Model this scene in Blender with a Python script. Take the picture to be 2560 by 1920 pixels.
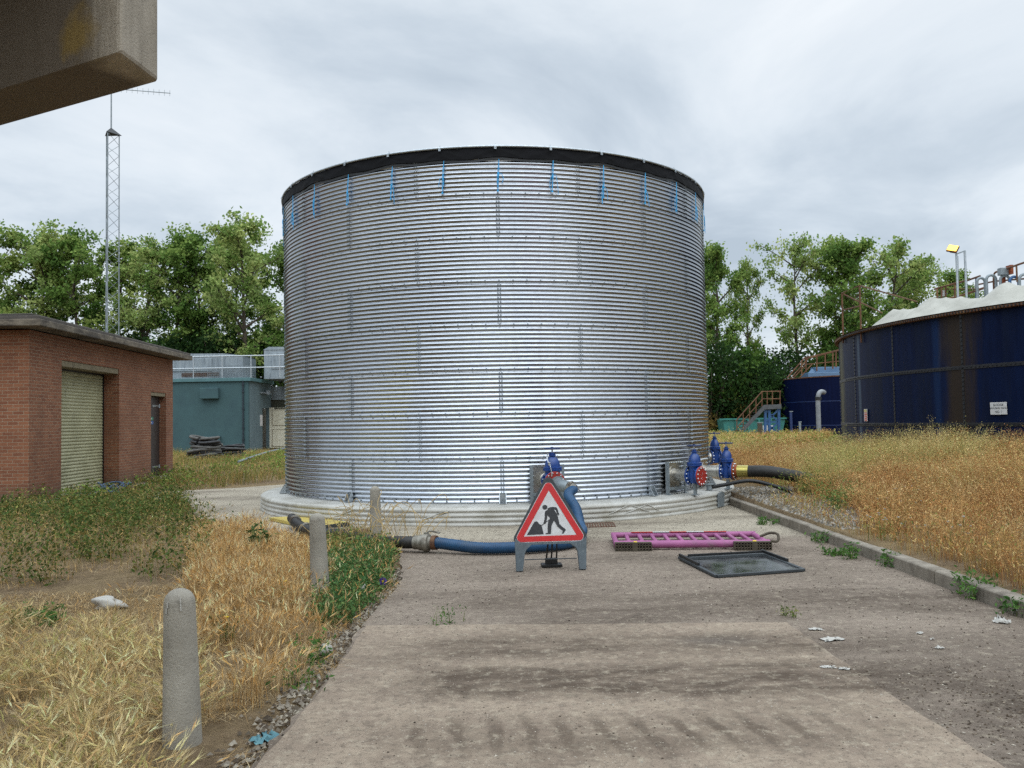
import bpy, math, random
import numpy as np
from mathutils import Vector, Matrix
from mathutils.geometry import tessellate_polygon

for o in list(bpy.data.objects): bpy.data.objects.remove(o)
SC = bpy.context.scene
COL = SC.collection
R_ = math.radians
rng = np.random.default_rng(7)
random.seed(7)

# ------------------------------------------------------------------ camera
F_PX, PITCH, ROLL, EYE = 2175.1, .0431, .0175, 1.70      # for a 2560 x 1920 frame
cam_d = bpy.data.cameras.new('camera'); cam = bpy.data.objects.new('camera', cam_d); COL.objects.link(cam)
cam_d.sensor_width = 36; cam_d.lens = 36 * F_PX / 2560; cam_d.clip_end = 3000; cam_d.clip_start = .05
cam.matrix_world = Matrix.Translation((0, 0, EYE)) @ Matrix.Rotation(math.pi/2 + PITCH, 4, 'X') @ Matrix.Rotation(-ROLL, 4, 'Z')
SC.camera = cam

def ray(x, y):
    a, b = x-1280, y-960
    c, s = math.cos(ROLL), math.sin(ROLL)
    u, v = a*c-b*s, a*s+b*c
    d = (u/F_PX, 1, -v/F_PX)
    c, s = math.cos(PITCH), math.sin(PITCH)
    return Vector((d[0], d[1]*c-d[2]*s, d[1]*s+d[2]*c))
def g(x, y, z=0):                       # where a sight line meets the height z
    d = ray(x, y); return d*((z-EYE)/d.z) + Vector((0, 0, EYE))
def at(x, y, Y):                        # the point of a sight line at the depth Y
    d = ray(x, y); return d*(Y/d.y) + Vector((0, 0, EYE))

# ------------------------------------------------------------------ world, sun, exposure
ALB = .86                               # samples picked off a bright picture, brought down to surface reflectance
def srgb(h, k=ALB):
    h = h.lstrip('#'); v = [int(h[i:i+2], 16)/255 for i in (0, 2, 4)]
    return tuple(k*(c/12.92 if c <= .04045 else ((c+.055)/1.055)**2.4) for c in v) + (1,)
SUN_EL, SUN_AZ = R_(52), R_(172)        # soft sun high behind the camera
SKY_GAIN = 1.0
W = bpy.data.worlds.new('World'); SC.world = W; W.use_nodes = True
nt = W.node_tree; nt.nodes.clear()
def N(nt, t, **k):
    n = nt.nodes.new(t)
    for a, b in k.items(): setattr(n, a, b)
    return n
def math_(nt, op, a, b=None, c=None, clamp=False):
    n = N(nt, 'ShaderNodeMath', operation=op, use_clamp=clamp)
    for i, v in enumerate((a, b, c)):
        if v is None: continue
        if isinstance(v, (int, float)): n.inputs[i].default_value = v
        else: nt.links.new(v, n.inputs[i])
    return n.outputs[0]
def mixc(nt, f, a, b, mode='MIX'):
    n = N(nt, 'ShaderNodeMix', data_type='RGBA', blend_type=mode)
    for i, v in ((0, f), (6, a), (7, b)):
        if isinstance(v, (int, float)): n.inputs[i].default_value = v
        elif isinstance(v, tuple): n.inputs[i].default_value = v
        else: nt.links.new(v, n.inputs[i])
    return n.outputs[2]
def ramp(nt, f, stops):
    n = N(nt, 'ShaderNodeValToRGB'); e = n.color_ramp.elements
    while len(e) < len(stops): e.new(.5)
    for el, (p, c) in zip(e, stops): el.position = p; el.color = c if isinstance(c, tuple) else (c, c, c, 1)
    nt.links.new(f, n.inputs[0]); return n.outputs[0]
def noise(nt, vec, scale, detail=4, rough=.55, dist=0, out='Fac'):
    n = N(nt, 'ShaderNodeTexNoise'); n.inputs['Scale'].default_value = scale
    n.inputs['Detail'].default_value = detail; n.inputs['Roughness'].default_value = rough; n.inputs['Distortion'].default_value = dist
    if vec is not None: nt.links.new(vec, n.inputs['Vector'])
    return n.outputs[out]
def vmap(nt, vec, scale=(1, 1, 1), loc=(0, 0, 0), rot=(0, 0, 0)):
    n = N(nt, 'ShaderNodeMapping'); n.inputs['Scale'].default_value = scale; n.inputs['Location'].default_value = loc; n.inputs['Rotation'].default_value = rot
    nt.links.new(vec, n.inputs['Vector']); return n.outputs[0]

tc = N(nt, 'ShaderNodeTexCoord'); sep = N(nt, 'ShaderNodeSeparateXYZ'); nt.links.new(tc.outputs['Generated'], sep.inputs[0])
el = math_(nt, 'MAXIMUM', sep.outputs[2], 0.0)
den = math_(nt, 'ADD', el, .16)
comb = N(nt, 'ShaderNodeCombineXYZ')
nt.links.new(math_(nt, 'DIVIDE', sep.outputs[0], den), comb.inputs[0]); nt.links.new(math_(nt, 'DIVIDE', sep.outputs[1], den), comb.inputs[1])
cv = vmap(nt, comb.outputs[0], (1, .72, 1), (2.3, .9, 0), (0, 0, R_(18)))
n1 = noise(nt, cv, 1.15, 9, .56, .45); n2 = noise(nt, cv, .38, 3, .5, .2)
cl = math_(nt, 'ADD', math_(nt, 'MULTIPLY', n1, .70), math_(nt, 'MULTIPLY', n2, .30))
cloud = ramp(nt, cl, [(.36, (.46, .535, .615, 1)), (.45, (.585, .66, .735, 1)), (.53, (.73, .795, .855, 1)), (.63, (.86, .905, .945, 1))])
lift = math_(nt, 'ADD', 0.97, math_(nt, 'MULTIPLY', math_(nt, 'MAXIMUM', math_(nt, 'SUBTRACT', el, .45), 0), 5.0))       # an overcast sky is brightest overhead
back = math_(nt, 'ADD', 1.0, math_(nt, 'MULTIPLY', math_(nt, 'MAXIMUM', math_(nt, 'MULTIPLY', sep.outputs[1], -1), 0), .78))   # and towards the sun behind the cloud
sky = N(nt, 'ShaderNodeTexSky', sky_type='NISHITA', sun_disc=False, sun_elevation=SUN_EL, sun_rotation=SUN_AZ)
skyc = mixc(nt, 1.0, sky.outputs[0], (.10, .10, .10, 1), 'MULTIPLY')
cl2 = N(nt, 'ShaderNodeVectorMath', operation='SCALE'); nt.links.new(cloud, cl2.inputs[0]); nt.links.new(math_(nt, 'MULTIPLY', math_(nt, 'MULTIPLY', lift, back), SKY_GAIN), cl2.inputs['Scale'])
full = mixc(nt, .9, skyc, cl2.outputs[0])
bg = N(nt, 'ShaderNodeBackground'); nt.links.new(full, bg.inputs[0]); bg.inputs[1].default_value = 1.0
wo = N(nt, 'ShaderNodeOutputWorld'); nt.links.new(bg.outputs[0], wo.inputs[0])

sl = bpy.data.lights.new('sun', 'SUN'); sl.energy = .5; sl.angle = R_(70); sl.color = (1, .96, .9)
sun = bpy.data.objects.new('sun', sl); COL.objects.link(sun); sun.location = (-20, -40, 60)
sd = Vector((math.sin(SUN_AZ)*math.cos(SUN_EL), math.cos(SUN_AZ)*math.cos(SUN_EL), math.sin(SUN_EL)))
sun.rotation_euler = sd.to_track_quat('Z', 'Y').to_euler()
SC.view_settings.view_transform = 'Standard'; SC.view_settings.look = 'None'; SC.view_settings.exposure = 0.2; SC.view_settings.gamma = 1
SC.cycles.max_bounces = 8; SC.cycles.transparent_max_bounces = 8; SC.cycles.use_denoising = False

# ------------------------------------------------------------------ helpers
def tag(o, label=None, cat=None, group=None, kind=None):
    if label: o['label'] = label
    if cat: o['category'] = cat
    if group: o['group'] = group
    if kind: o['kind'] = kind
    return o
def thing(name, label, cat, loc=(0, 0, 0), rz=0, group=None):
    o = bpy.data.objects.new(name, None); o.empty_display_size = .1; COL.objects.link(o)
    o.location = loc; o.rotation_euler = (0, 0, rz); return tag(o, label, cat, group)
def basis(d):
    d = Vector(d).normalized(); a = Vector((0, 0, 1)) if abs(d.z) < .95 else Vector((1, 0, 0))
    u = d.cross(a).normalized(); return u, d.cross(u).normalized()
class MB:
    def __init__(s): s.v = []; s.f = []; s.m = []; s.cur = 0
    def add(s, v, f):
        n = len(s.v); s.v += [tuple(p) for p in v]; f = list(f); s.f += [tuple(i+n for i in q) for q in f]; s.m += [s.cur]*len(f); return s
    def box(s, c, d, rz=0, ax=None):
        x, y, z = (k/2 for k in d); pts = [(i*x, j*y, k*z) for k in (-1, 1) for i, j in ((-1, -1), (1, -1), (1, 1), (-1, 1))]
        m = ax if ax is not None else Matrix.Rotation(rz, 3, 'Z')
        return s.add([Vector(c) + m @ Vector(p) for p in pts], [(3, 2, 1, 0), (4, 5, 6, 7), (0, 1, 5, 4), (1, 2, 6, 5), (2, 3, 7, 6), (3, 0, 4, 7)])
    def beam(s, a, b, w, h=None):                       # square bar between two points
        a, b = Vector(a), Vector(b); d = b-a; h = h or w; u, v = basis(d)
        pts = [p + u*i*w/2 + v*j*h/2 for p in (a, b) for i, j in ((-1, -1), (1, -1), (1, 1), (-1, 1))]
        return s.add(pts, [(3, 2, 1, 0), (4, 5, 6, 7), (0, 1, 5, 4), (1, 2, 6, 5), (2, 3, 7, 6), (3, 0, 4, 7)])
    def cyl(s, a, b, r, r2=None, n=12, cap=True):
        return s.tube([a, b], [r, r if r2 is None else r2], n, cap)
    def tube(s, path, r, n=8, cap=True, closed=False):
        P = [Vector(p) for p in path]; m = len(P); rr = [r]*m if isinstance(r, (int, float)) else list(r)
        u = None; vs = []
        for i, p in enumerate(P):
            d = (P[(i+1) % m]-P[i-1]) if closed else (P[min(i+1, m-1)]-P[max(i-1, 0)])
            d.normalize()
            if u is None: u, w = basis(d)
            else:
                u = (u - d*u.dot(d)).normalized(); w = d.cross(u)
            vs += [p + (u*math.cos(t)+w*math.sin(t))*rr[i] for t in (2*math.pi*k/n for k in range(n))]
        fs = []
        for i in range(m if closed else m-1):
            j = (i+1) % m
            fs += [(i*n+k, i*n+(k+1) % n, j*n+(k+1) % n, j*n+k) for k in range(n)]
        if cap and not closed: fs += [tuple(range(n))[::-1], tuple((m-1)*n+k for k in range(n))]
        return s.add(vs, fs)
    def lathe(s, prof, o=(0, 0, 0), axis=(0, 0, 1), n=24, sx=1, sy=1):      # profile of (radius, distance along axis)
        ax = Vector(axis).normalized(); u, w = basis(ax); o = Vector(o); vs = []; m = len(prof)
        for r, h in prof: vs += [o + ax*h + (u*math.cos(t)*sx+w*math.sin(t)*sy)*r for t in (2*math.pi*k/n for k in range(n))]
        fs = [(i*n+k, i*n+(k+1) % n, (i+1)*n+(k+1) % n, (i+1)*n+k) for i in range(m-1) for k in range(n)]
        fs += [tuple(range(n))[::-1], tuple((m-1)*n+k for k in range(n))]
        return s.add(vs, fs)
    def prism(s, poly, o, ex, ey, ez):                  # polygon in the plane (ex, ey), thickened along ez
        o, ex, ey, ez = (Vector(k) for k in (o, ex, ey, ez)); n = len(poly)
        a = [o + ex*x + ey*y for x, y in poly]; b = [p+ez for p in a]
        tri = [tuple(t) for t in tessellate_polygon([[Vector((x, y, 0)) for x, y in poly]])]
        fs = [t for t in tri] + [(i+n, k+n, j+n) for (i, j, k) in tri] + [(i, (i+1) % n, (i+1) % n+n, i+n) for i in range(n)]
        return s.add(a+b, fs)
    def build(s, name, mat, parent=None, smooth=None, world=False, bevel=0):
        off = Vector((0, 0, 0))
        if world and parent is not None:
            q = parent
            while q is not None: off += q.location; q = q.parent
        me = bpy.data.meshes.new(name); me.from_pydata([tuple(Vector(p)-off) for p in s.v], [], s.f); me.polygons.foreach_set('material_index', s.m); me.update()
        import bmesh
        bm = bmesh.new(); bm.from_mesh(me); bmesh.ops.recalc_face_normals(bm, faces=bm.faces); bm.to_mesh(me); bm.free()
        for m_ in (mat if isinstance(mat, (list, tuple)) else [mat]): me.materials.append(m_)
        if smooth is not None:
            me.polygons.foreach_set('use_smooth', [True]*len(me.polygons)); me.set_sharp_from_angle(angle=R_(smooth))
        o = bpy.data.objects.new(name, me); COL.objects.link(o)
        if parent is not None: o.parent = parent
        if bevel:
            b = o.modifiers.new('bevel', 'BEVEL'); b.width = bevel; b.segments = 2; b.limit_method = 'ANGLE'
        return o
def catmull(P, k=8):
    P = [Vector(p) for p in P]; Q = [P[0]*2-P[1]] + P + [P[-1]*2-P[-2]]; out = []
    for i in range(1, len(Q)-2):
        a, b, c, d = Q[i-1:i+3]
        for j in range(k):
            t = j/k; out.append(.5*((2*b)+(c-a)*t+(2*a-5*b+4*c-d)*t*t+(3*b-a-3*c+d)*t**3))
    return out + [P[-1]]
def quads(name, V, F, mat, parent=None, col=None, smooth=False):           # fast mesh from arrays, every face with F.shape[1] corners
    me = bpy.data.meshes.new(name); k = F.shape[1]
    me.vertices.add(len(V)); me.vertices.foreach_set('co', np.ascontiguousarray(V, np.float32).ravel())
    me.loops.add(F.size); me.loops.foreach_set('vertex_index', np.ascontiguousarray(F, np.int32).ravel())
    me.polygons.add(len(F)); me.polygons.foreach_set('loop_start', np.arange(0, F.size, k, dtype=np.int32)); me.polygons.foreach_set('loop_total', np.full(len(F), k, np.int32))
    me.update(calc_edges=True)
    if col is not None:
        a = me.color_attributes.new('tint', 'FLOAT_COLOR', 'POINT'); c = np.ones((len(V), 4), np.float32); c[:, :3] = col; a.data.foreach_set('color', c.ravel())
    if smooth: me.polygons.foreach_set('use_smooth', np.ones(len(F), bool))
    me.materials.append(mat)
    o = bpy.data.objects.new(name, me); COL.objects.link(o)
    if parent is not None: o.parent = parent
    return o
def copy_tree(o, parent=None):
    c = o.copy(); COL.objects.link(c)
    if parent is not None: c.parent = parent
    for ch in list(o.children): copy_tree(ch, c)
    return c

# ------------------------------------------------------------------ materials
MATS = {}
def pm(name, c1, c2=None, scale=6, rough=.6, metal=0, bump=0, bscale=40, c3=None, s3=1.2, f3=(.5, .65), spec=.5, rvar=0, stretch=(1, 1, 1), coords='Object', detail=6, coat=0):
    m = bpy.data.materials.new(name); m.use_nodes = True; nt = m.node_tree; b = nt.nodes['Principled BSDF']
    al = 1 if metal > .5 else ALB
    c1 = srgb(c1, al) if isinstance(c1, str) else c1
    b.inputs['Roughness'].default_value = rough; b.inputs['Metallic'].default_value = metal
    b.inputs['Specular IOR Level'].default_value = spec; b.inputs['Coat Weight'].default_value = coat
    tc = N(nt, 'ShaderNodeTexCoord'); v = vmap(nt, tc.outputs[coords], stretch); out = None
    if c2 is not None:
        c2 = srgb(c2, al) if isinstance(c2, str) else c2
        nz = noise(nt, v, scale, detail, .6)
        out = mixc(nt, ramp(nt, nz, [(.35, 0.0), (.65, 1.0)]), c1, c2)
        if rvar:
            nt.links.new(math_(nt, 'ADD', rough-rvar/2, math_(nt, 'MULTIPLY', nz, rvar)), b.inputs['Roughness'])
    if c3 is not None:
        c3 = srgb(c3) if isinstance(c3, str) else c3
        out = mixc(nt, ramp(nt, noise(nt, v, s3, 8, .65, .3), [(f3[0], 0.0), (f3[1], 1.0)]), out if out is not None else c1, c3)
    if out is None: b.inputs['Base Color'].default_value = c1
    else: nt.links.new(out, b.inputs['Base Color'])
    if bump:
        bn = N(nt, 'ShaderNodeBump'); bn.inputs['Strength'].default_value = bump; bn.inputs['Distance'].default_value = .01
        nt.links.new(noise(nt, v, bscale, 6, .65), bn.inputs['Height']); nt.links.new(bn.outputs[0], b.inputs['Normal'])
    MATS[name] = m; return m
def tintmat(name, trans=.25, rough=.6, spec=.3):       # plants: colour of each blade or leaf from the mesh
    m = bpy.data.materials.new(name); m.use_nodes = True; nt = m.node_tree; b = nt.nodes['Principled BSDF']
    a = N(nt, 'ShaderNodeVertexColor', layer_name='tint'); nt.links.new(a.outputs[0], b.inputs['Base Color'])
    b.inputs['Roughness'].default_value = rough; b.inputs['Specular IOR Level'].default_value = spec
    t = N(nt, 'ShaderNodeBsdfTranslucent'); nt.links.new(a.outputs[0], t.inputs[0])
    mx = N(nt, 'ShaderNodeMixShader'); mx.inputs[0].default_value = trans
    nt.links.new(b.outputs[0], mx.inputs[1]); nt.links.new(t.outputs[0], mx.inputs[2]); nt.links.new(mx.outputs[0], nt.nodes['Material Output'].inputs[0])
    return m
M_conc = pm('weathered_concrete', '#9d968a', '#7f786c', 5, .85, bump=.5, bscale=60, c3='#5e574d', s3=2.5, f3=(.56, .75))
M_boll = pm('bollard_concrete', '#a39d90', '#8a8478', 4, .85, bump=.6, bscale=70, c3='#6b665c', s3=6, f3=(.57, .72))
M_beam = None
M_kerb = pm('kerb_concrete', '#948b7d', '#776e61', 6, .9, bump=.7, bscale=50, c3='#5a5248', s3=1.6, f3=(.52, .7))
M_galv = pm('galvanised_steel', '#b4babd', '#9aa1a6', 18, .42, metal=.85, bump=.05, rvar=.2)
M_greyp = pm('grey_painted_steel', '#8e979b', '#7e878b', 8, .5, metal=.3)
M_steel = pm('stainless_steel', '#c3c0b8', '#a8a49b', 7, .35, metal=.9, rvar=.2)
M_worn = pm('worn_cast_metal', '#8f8b80', '#6f6a60', 12, .5, metal=.55, c3='#4f4438', s3=9, f3=(.5, .65))
M_blue = pm('blue_valve_paint', '#17458f', '#123a7c', 5, .4, spec=.5, coat=.2, c3='#3b4d66', s3=9, f3=(.58, .72))
M_bluedark = pm('dark_blue_iron', '#1c3160', '#162a55', 8, .45)
M_red = pm('red_oxide_paint', '#a5291f', '#94241c', 8, .5, c3='#7a4438', s3=14, f3=(.58, .72))
M_orange = pm('rusty_orange_paint', '#9a4a1c', '#7a3510', 9, .6)
M_brass = pm('passivated_brass', '#bcb168', '#a79a55', 6, .3, metal=.9)
M_rubber = pm('black_rubber', '#26231f', '#171513', 14, .6, bump=.2, c3='#4a4036', s3=4, f3=(.58, .75))
M_black = pm('black_plastic', '#1b1c1d', '#111213', 8, .5)
M_hose = pm('blue_hose', '#224d70', '#1b4062', 6, .45, spec=.4, c3='#41525f', s3=3, f3=(.55, .8))
M_rope = pm('blue_rope', '#3fb2ea', '#2a9bd6', 30, .6)
M_chain = pm('bright_chain', '#c9cccd', None, 5, .3, metal=.9)
M_whitesheet = pm('white_sheeting', '#c3c1ba', '#a9a69c', 2.2, .45, bump=.5, bscale=9, c3='#857f6c', s3=1.3, f3=(.54, .78))
M_liner = pm('black_liner', '#0d0d11', '#08080a', 3, .7, bump=.5, bscale=6, spec=.15)
M_liner2 = pm('grey_liner_edge', '#2c2f31', '#1d1f22', 4, .5)
M_signw = pm('sign_white', '#d6d6d6', '#c6c5c3', 14, .4, c3='#9d9a94', s3=20, f3=(.66, .74))
M_signr = pm('sign_red', '#cc2b2c', '#bd2528', 10, .4, c3='#a5403c', s3=25, f3=(.66, .74))
M_signk = pm('sign_black', '#2a2b30', '#37383b', 30, .5)
M_frame = pm('sign_frame_plastic', '#5f6a70', '#505a60', 14, .55, c3='#83898a', s3=40, f3=(.6, .68))
M_framed = pm('dark_frame_plastic', '#3a3f42', '#2f3436', 14, .55)
M_pink = pm('pink_plastic', '#a25a88', '#8f4d78', 4, .6, c3='#7d5f6c', s3=5, f3=(.56, .75))
M_foot = pm('brown_rubber', '#544b3b', '#40382c', 20, .8)
M_yellow = pm('yellow_board', '#c9b45f', '#b7a250', 4, .7, c3='#8f8253', s3=3, f3=(.55, .72))
M_rust = pm('rusty_steel', '#70492e', '#503424', 6, .8, c3='#876541', s3=3, f3=(.5, .66))
M_iron = pm('rusty_cover', '#6d4a37', '#543a2c', 12, .85, bump=.5, bscale=60)
M_green = pm('green_render', '#3d5a5d', '#395457', 1.1, .85, bump=.15, bscale=60, c3='#334c52', s3=.7, f3=(.5, .7))
M_greenl = pm('grey_green_render', '#64777b', '#5b6d72', 1.2, .8)
M_greyclad = pm('grey_cladding', '#99a3a8', '#87929a', 2.5, .5, metal=.25, stretch=(3, 3, .5), c3='#737d84', s3=2, f3=(.5, .7))
M_olive = pm('olive_panel', '#4a4c3b', '#404233', 2, .7)
M_cream = pm('cream_paint', '#ece8d2', '#e0dbc2', 3, .55, c3='#948d72', s3=4, f3=(.58, .75))
M_shut = pm('cream_shutter', '#b3b08d', '#a29f7c', 1.6, .55, c3='#8a8768', s3=3, f3=(.55, .75))
M_dooor = pm('dark_brown_door', '#3b3331', '#332c2a', 3, .5)
M_lead = pm('roof_felt', '#5d5751', '#48433e', 4, .9, bump=.5, c3='#4d463e', s3=2, f3=(.5, .7))
M_roofe = pm('roof_edge_concrete', '#7f7566', '#5e564a', 4, .9, bump=.5, c3='#463f37', s3=1.6, f3=(.45, .62), stretch=(1, 1, 3))
M_lint = pm('lintel_concrete', '#8c8169', '#786e58', 5, .9, bump=.3)
M_teal = pm('teal_paint', '#347f76', '#2b6d65', 2, .55, c3='#2c6a62', s3=1.5, f3=(.54, .72))
M_cover = pm('white_cover_sheet', '#aeaca1', '#959388', 1.6, .6, bump=.15, bscale=4, c3='#56534a', s3=26, f3=(.6, .72))
M_bluelt = pm('light_blue_steel', '#587896', '#4d6c8a', 2, .5)
M_support = pm('blue_steelwork', '#2f5c8c', '#274e79', 3, .5)
M_stone = pm('pale_stone', '#aaa79d', '#8e8b82', 8, .9, bump=.4)
M_paper = pm('white_litter', '#bdbab2', '#a5a198', 9, .8)
M_tealrag = pm('teal_rag', '#5b878c', '#46707a', 20, .8)
M_bark = pm('tree_bark', '#54493c', '#3f372d', 3, .9, bump=.5, bscale=15, stretch=(1, 1, .3))
M_leaf = tintmat('foliage', .42, .7, .1)
M_straw = tintmat('dry_grass_blades', .3, .75, .12)
M_weed = tintmat('weed_leaves', .25, .7, .12)
M_yelfl = pm('yellow_petals', '#e8c818', None, 5, .6)
M_purp = pm('purple_petals', '#4a2f8c', None, 5, .6)
def glass_mat():
    m = bpy.data.materials.new('dirty_glass'); m.use_nodes = True; nt = m.node_tree; nt.nodes.remove(nt.nodes['Principled BSDF'])
    t = N(nt, 'ShaderNodeBsdfTransparent'); t.inputs[0].default_value = (.74, .76, .78, 1)
    gl = N(nt, 'ShaderNodeBsdfGlossy'); gl.inputs['Roughness'].default_value = .08; gl.inputs[0].default_value = (.8, .8, .8, 1)
    fr = N(nt, 'ShaderNodeFresnel'); fr.inputs[0].default_value = 1.45
    mx = N(nt, 'ShaderNodeMixShader'); nt.links.new(fr.outputs[0], mx.inputs[0]); nt.links.new(t.outputs[0], mx.inputs[1]); nt.links.new(gl.outputs[0], mx.inputs[2])
    df = N(nt, 'ShaderNodeBsdfDiffuse'); df.inputs[0].default_value = (.2, .2, .2, 1)
    tc = N(nt, 'ShaderNodeTexCoord'); nz = ramp(nt, noise(nt, tc.outputs['Object'], 3, 5), [(.4, .05), (.7, .4)])
    m2 = N(nt, 'ShaderNodeMixShader'); nt.links.new(nz, m2.inputs[0]); nt.links.new(mx.outputs[0], m2.inputs[1]); nt.links.new(df.outputs[0], m2.inputs[2])
    nt.links.new(m2.outputs[0], nt.nodes['Material Output'].inputs[0]); return m
M_glass = glass_mat()
def lamp_mat():
    m = bpy.data.materials.new('lit_sodium_lamp'); m.use_nodes = True; b = m.node_tree.nodes['Principled BSDF']
    b.inputs['Base Color'].default_value = (1, .6, .1, 1); b.inputs['Emission Color'].default_value = (1, .50, .06, 1); b.inputs['Emission Strength'].default_value = 2.6; return m
M_lamp = lamp_mat()
def tank_mat():
    m = bpy.data.materials.new('corrugated_zinc'); m.use_nodes = True; nt = m.node_tree; b = nt.nodes['Principled BSDF']
    tc = N(nt, 'ShaderNodeTexCoord'); oi = N(nt, 'ShaderNodeObjectInfo')
    sp = noise(nt, vmap(nt, tc.outputs['Object'], (1, 1, 3)), 14, 4, .6); big = noise(nt, tc.outputs['Object'], .8, 4, .5)
    c = mixc(nt, ramp(nt, sp, [(.3, 0.), (.7, 1.)]), (.36, .385, .42, 1), (.50, .525, .555, 1))
    c = mixc(nt, math_(nt, 'MULTIPLY', oi.outputs['Random'], .45), c, (.31, .34, .385, 1))
    stk = noise(nt, vmap(nt, tc.outputs['Object'], (1, 1, .06)), 5, 5, .65)
    c = mixc(nt, ramp(nt, stk, [(.52, 0.), (.72, .35)]), c, (.30, .31, .32, 1))
    nt.links.new(c, b.inputs['Base Color']); b.inputs['Metallic'].default_value = 1
    nt.links.new(math_(nt, 'ADD', .15, math_(nt, 'MULTIPLY', big, .16)), b.inputs['Roughness'])
    return m
M_tank = tank_mat()
def brick_mat():
    m = bpy.data.materials.new('red_brick'); m.use_nodes = True; nt = m.node_tree; b = nt.nodes['Principled BSDF']
    tc = N(nt, 'ShaderNodeTexCoord'); s = N(nt, 'ShaderNodeSeparateXYZ'); nt.links.new(tc.outputs['Object'], s.inputs[0])
    cx = N(nt, 'ShaderNodeCombineXYZ'); nt.links.new(math_(nt, 'ADD', s.outputs[0], s.outputs[1]), cx.inputs[0]); nt.links.new(s.outputs[2], cx.inputs[1])
    def bt(c1, c2, mo):
        t = N(nt, 'ShaderNodeTexBrick'); nt.links.new(cx.outputs[0], t.inputs[0])
        t.inputs['Scale'].default_value = 1; t.inputs['Brick Width'].default_value = .235; t.inputs['Row Height'].default_value = .079
        t.inputs['Mortar Size'].default_value = .006; t.inputs['Mortar Smooth'].default_value = .2; t.inputs['Bias'].default_value = -.1
        t.inputs[1].default_value = c1; t.inputs[2].default_value = c2; t.inputs[3].default_value = mo; return t
    t = bt(srgb('#935e41'), srgb('#78462f'), srgb('#9d8d77'))
    big = noise(nt, tc.outputs['Object'], .7, 5, .6); fine = noise(nt, tc.outputs['Object'], 25, 4, .6)
    c = mixc(nt, ramp(nt, big, [(.4, 0.), (.7, .5)]), t.outputs[0], srgb('#6a4029'))
    c = mixc(nt, ramp(nt, fine, [(.45, 0.), (.8, .45)]), c, srgb('#9a7458'))
    c = mixc(nt, ramp(nt, noise(nt, vmap(nt, tc.outputs['Object'], (1, 1, .15)), 2.5, 6, .65), [(.5, 0.), (.78, .35)]), c, srgb('#57392a'))
    low = ramp(nt, math_(nt, 'ADD', s.outputs[2], math_(nt, 'MULTIPLY', big, .5)), [(.3, .75), (.75, 0.)])      # splash dirt at the foot
    c = mixc(nt, low, c, srgb('#57493c'))
    nt.links.new(c, b.inputs['Base Color']); b.inputs['Roughness'].default_value = .9
    bn = N(nt, 'ShaderNodeBump'); bn.inputs['Strength'].default_value = .6; bn.inputs['Distance'].default_value = .006
    nt.links.new(math_(nt, 'SUBTRACT', math_(nt, 'MULTIPLY', fine, .4), t.outputs['Fac']), bn.inputs['Height']); nt.links.new(bn.outputs[0], b.inputs['Normal'])
    return m
M_brick = brick_mat()
def beam_mat():
    m = bpy.data.materials.new('beam_concrete'); m.use_nodes = True; nt = m.node_tree; b = nt.nodes['Principled BSDF']
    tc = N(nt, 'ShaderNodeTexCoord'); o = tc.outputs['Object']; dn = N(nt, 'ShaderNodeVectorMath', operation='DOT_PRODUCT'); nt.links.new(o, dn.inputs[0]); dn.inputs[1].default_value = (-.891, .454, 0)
    big = noise(nt, o, 2.2, 7, .62, .4); run = noise(nt, vmap(nt, o, (1, 1, .12)), 7, 6, .65); pit = noise(nt, o, 75, 4, .65)
    c = mixc(nt, ramp(nt, big, [(.35, 0.), (.65, 1.)]), srgb('#b5ab9b'), srgb('#958b7b'))
    c = mixc(nt, ramp(nt, run, [(.45, 0.), (.7, .5)]), c, srgb('#6d6456'))
    e = math_(nt, 'ADD', dn.outputs['Value'], math_(nt, 'MULTIPLY', math_(nt, 'SUBTRACT', run, .5), .25))      # shade and stains put into the colour: beam darker away from its end
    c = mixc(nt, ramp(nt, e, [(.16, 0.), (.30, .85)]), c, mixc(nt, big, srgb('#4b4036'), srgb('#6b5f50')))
    ds = N(nt, 'ShaderNodeVectorMath', operation='DISTANCE'); nt.links.new(o, ds.inputs[0]); ds.inputs[1].default_value = (-.30, .16, .17)     # yellow lichen
    c = mixc(nt, ramp(nt, math_(nt, 'ADD', ds.outputs['Value'], math_(nt, 'MULTIPLY', math_(nt, 'SUBTRACT', noise(nt, o, 6, 7, .7), .5), .3)), [(.07, .75), (.16, 0.)]), c, srgb('#8d7434'))
    c = mixc(nt, ramp(nt, pit, [(.62, 0.), (.7, .7)]), c, srgb('#3a332b'))
    nt.links.new(c, b.inputs['Base Color']); b.inputs['Roughness'].default_value = .92
    bn = N(nt, 'ShaderNodeBump'); bn.inputs['Strength'].default_value = .7; bn.inputs['Distance'].default_value = .01
    nt.links.new(math_(nt, 'SUBTRACT', big, math_(nt, 'MULTIPLY', pit, .8)), bn.inputs['Height']); nt.links.new(bn.outputs[0], b.inputs['Normal']); return m
M_beam = beam_mat()
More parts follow.
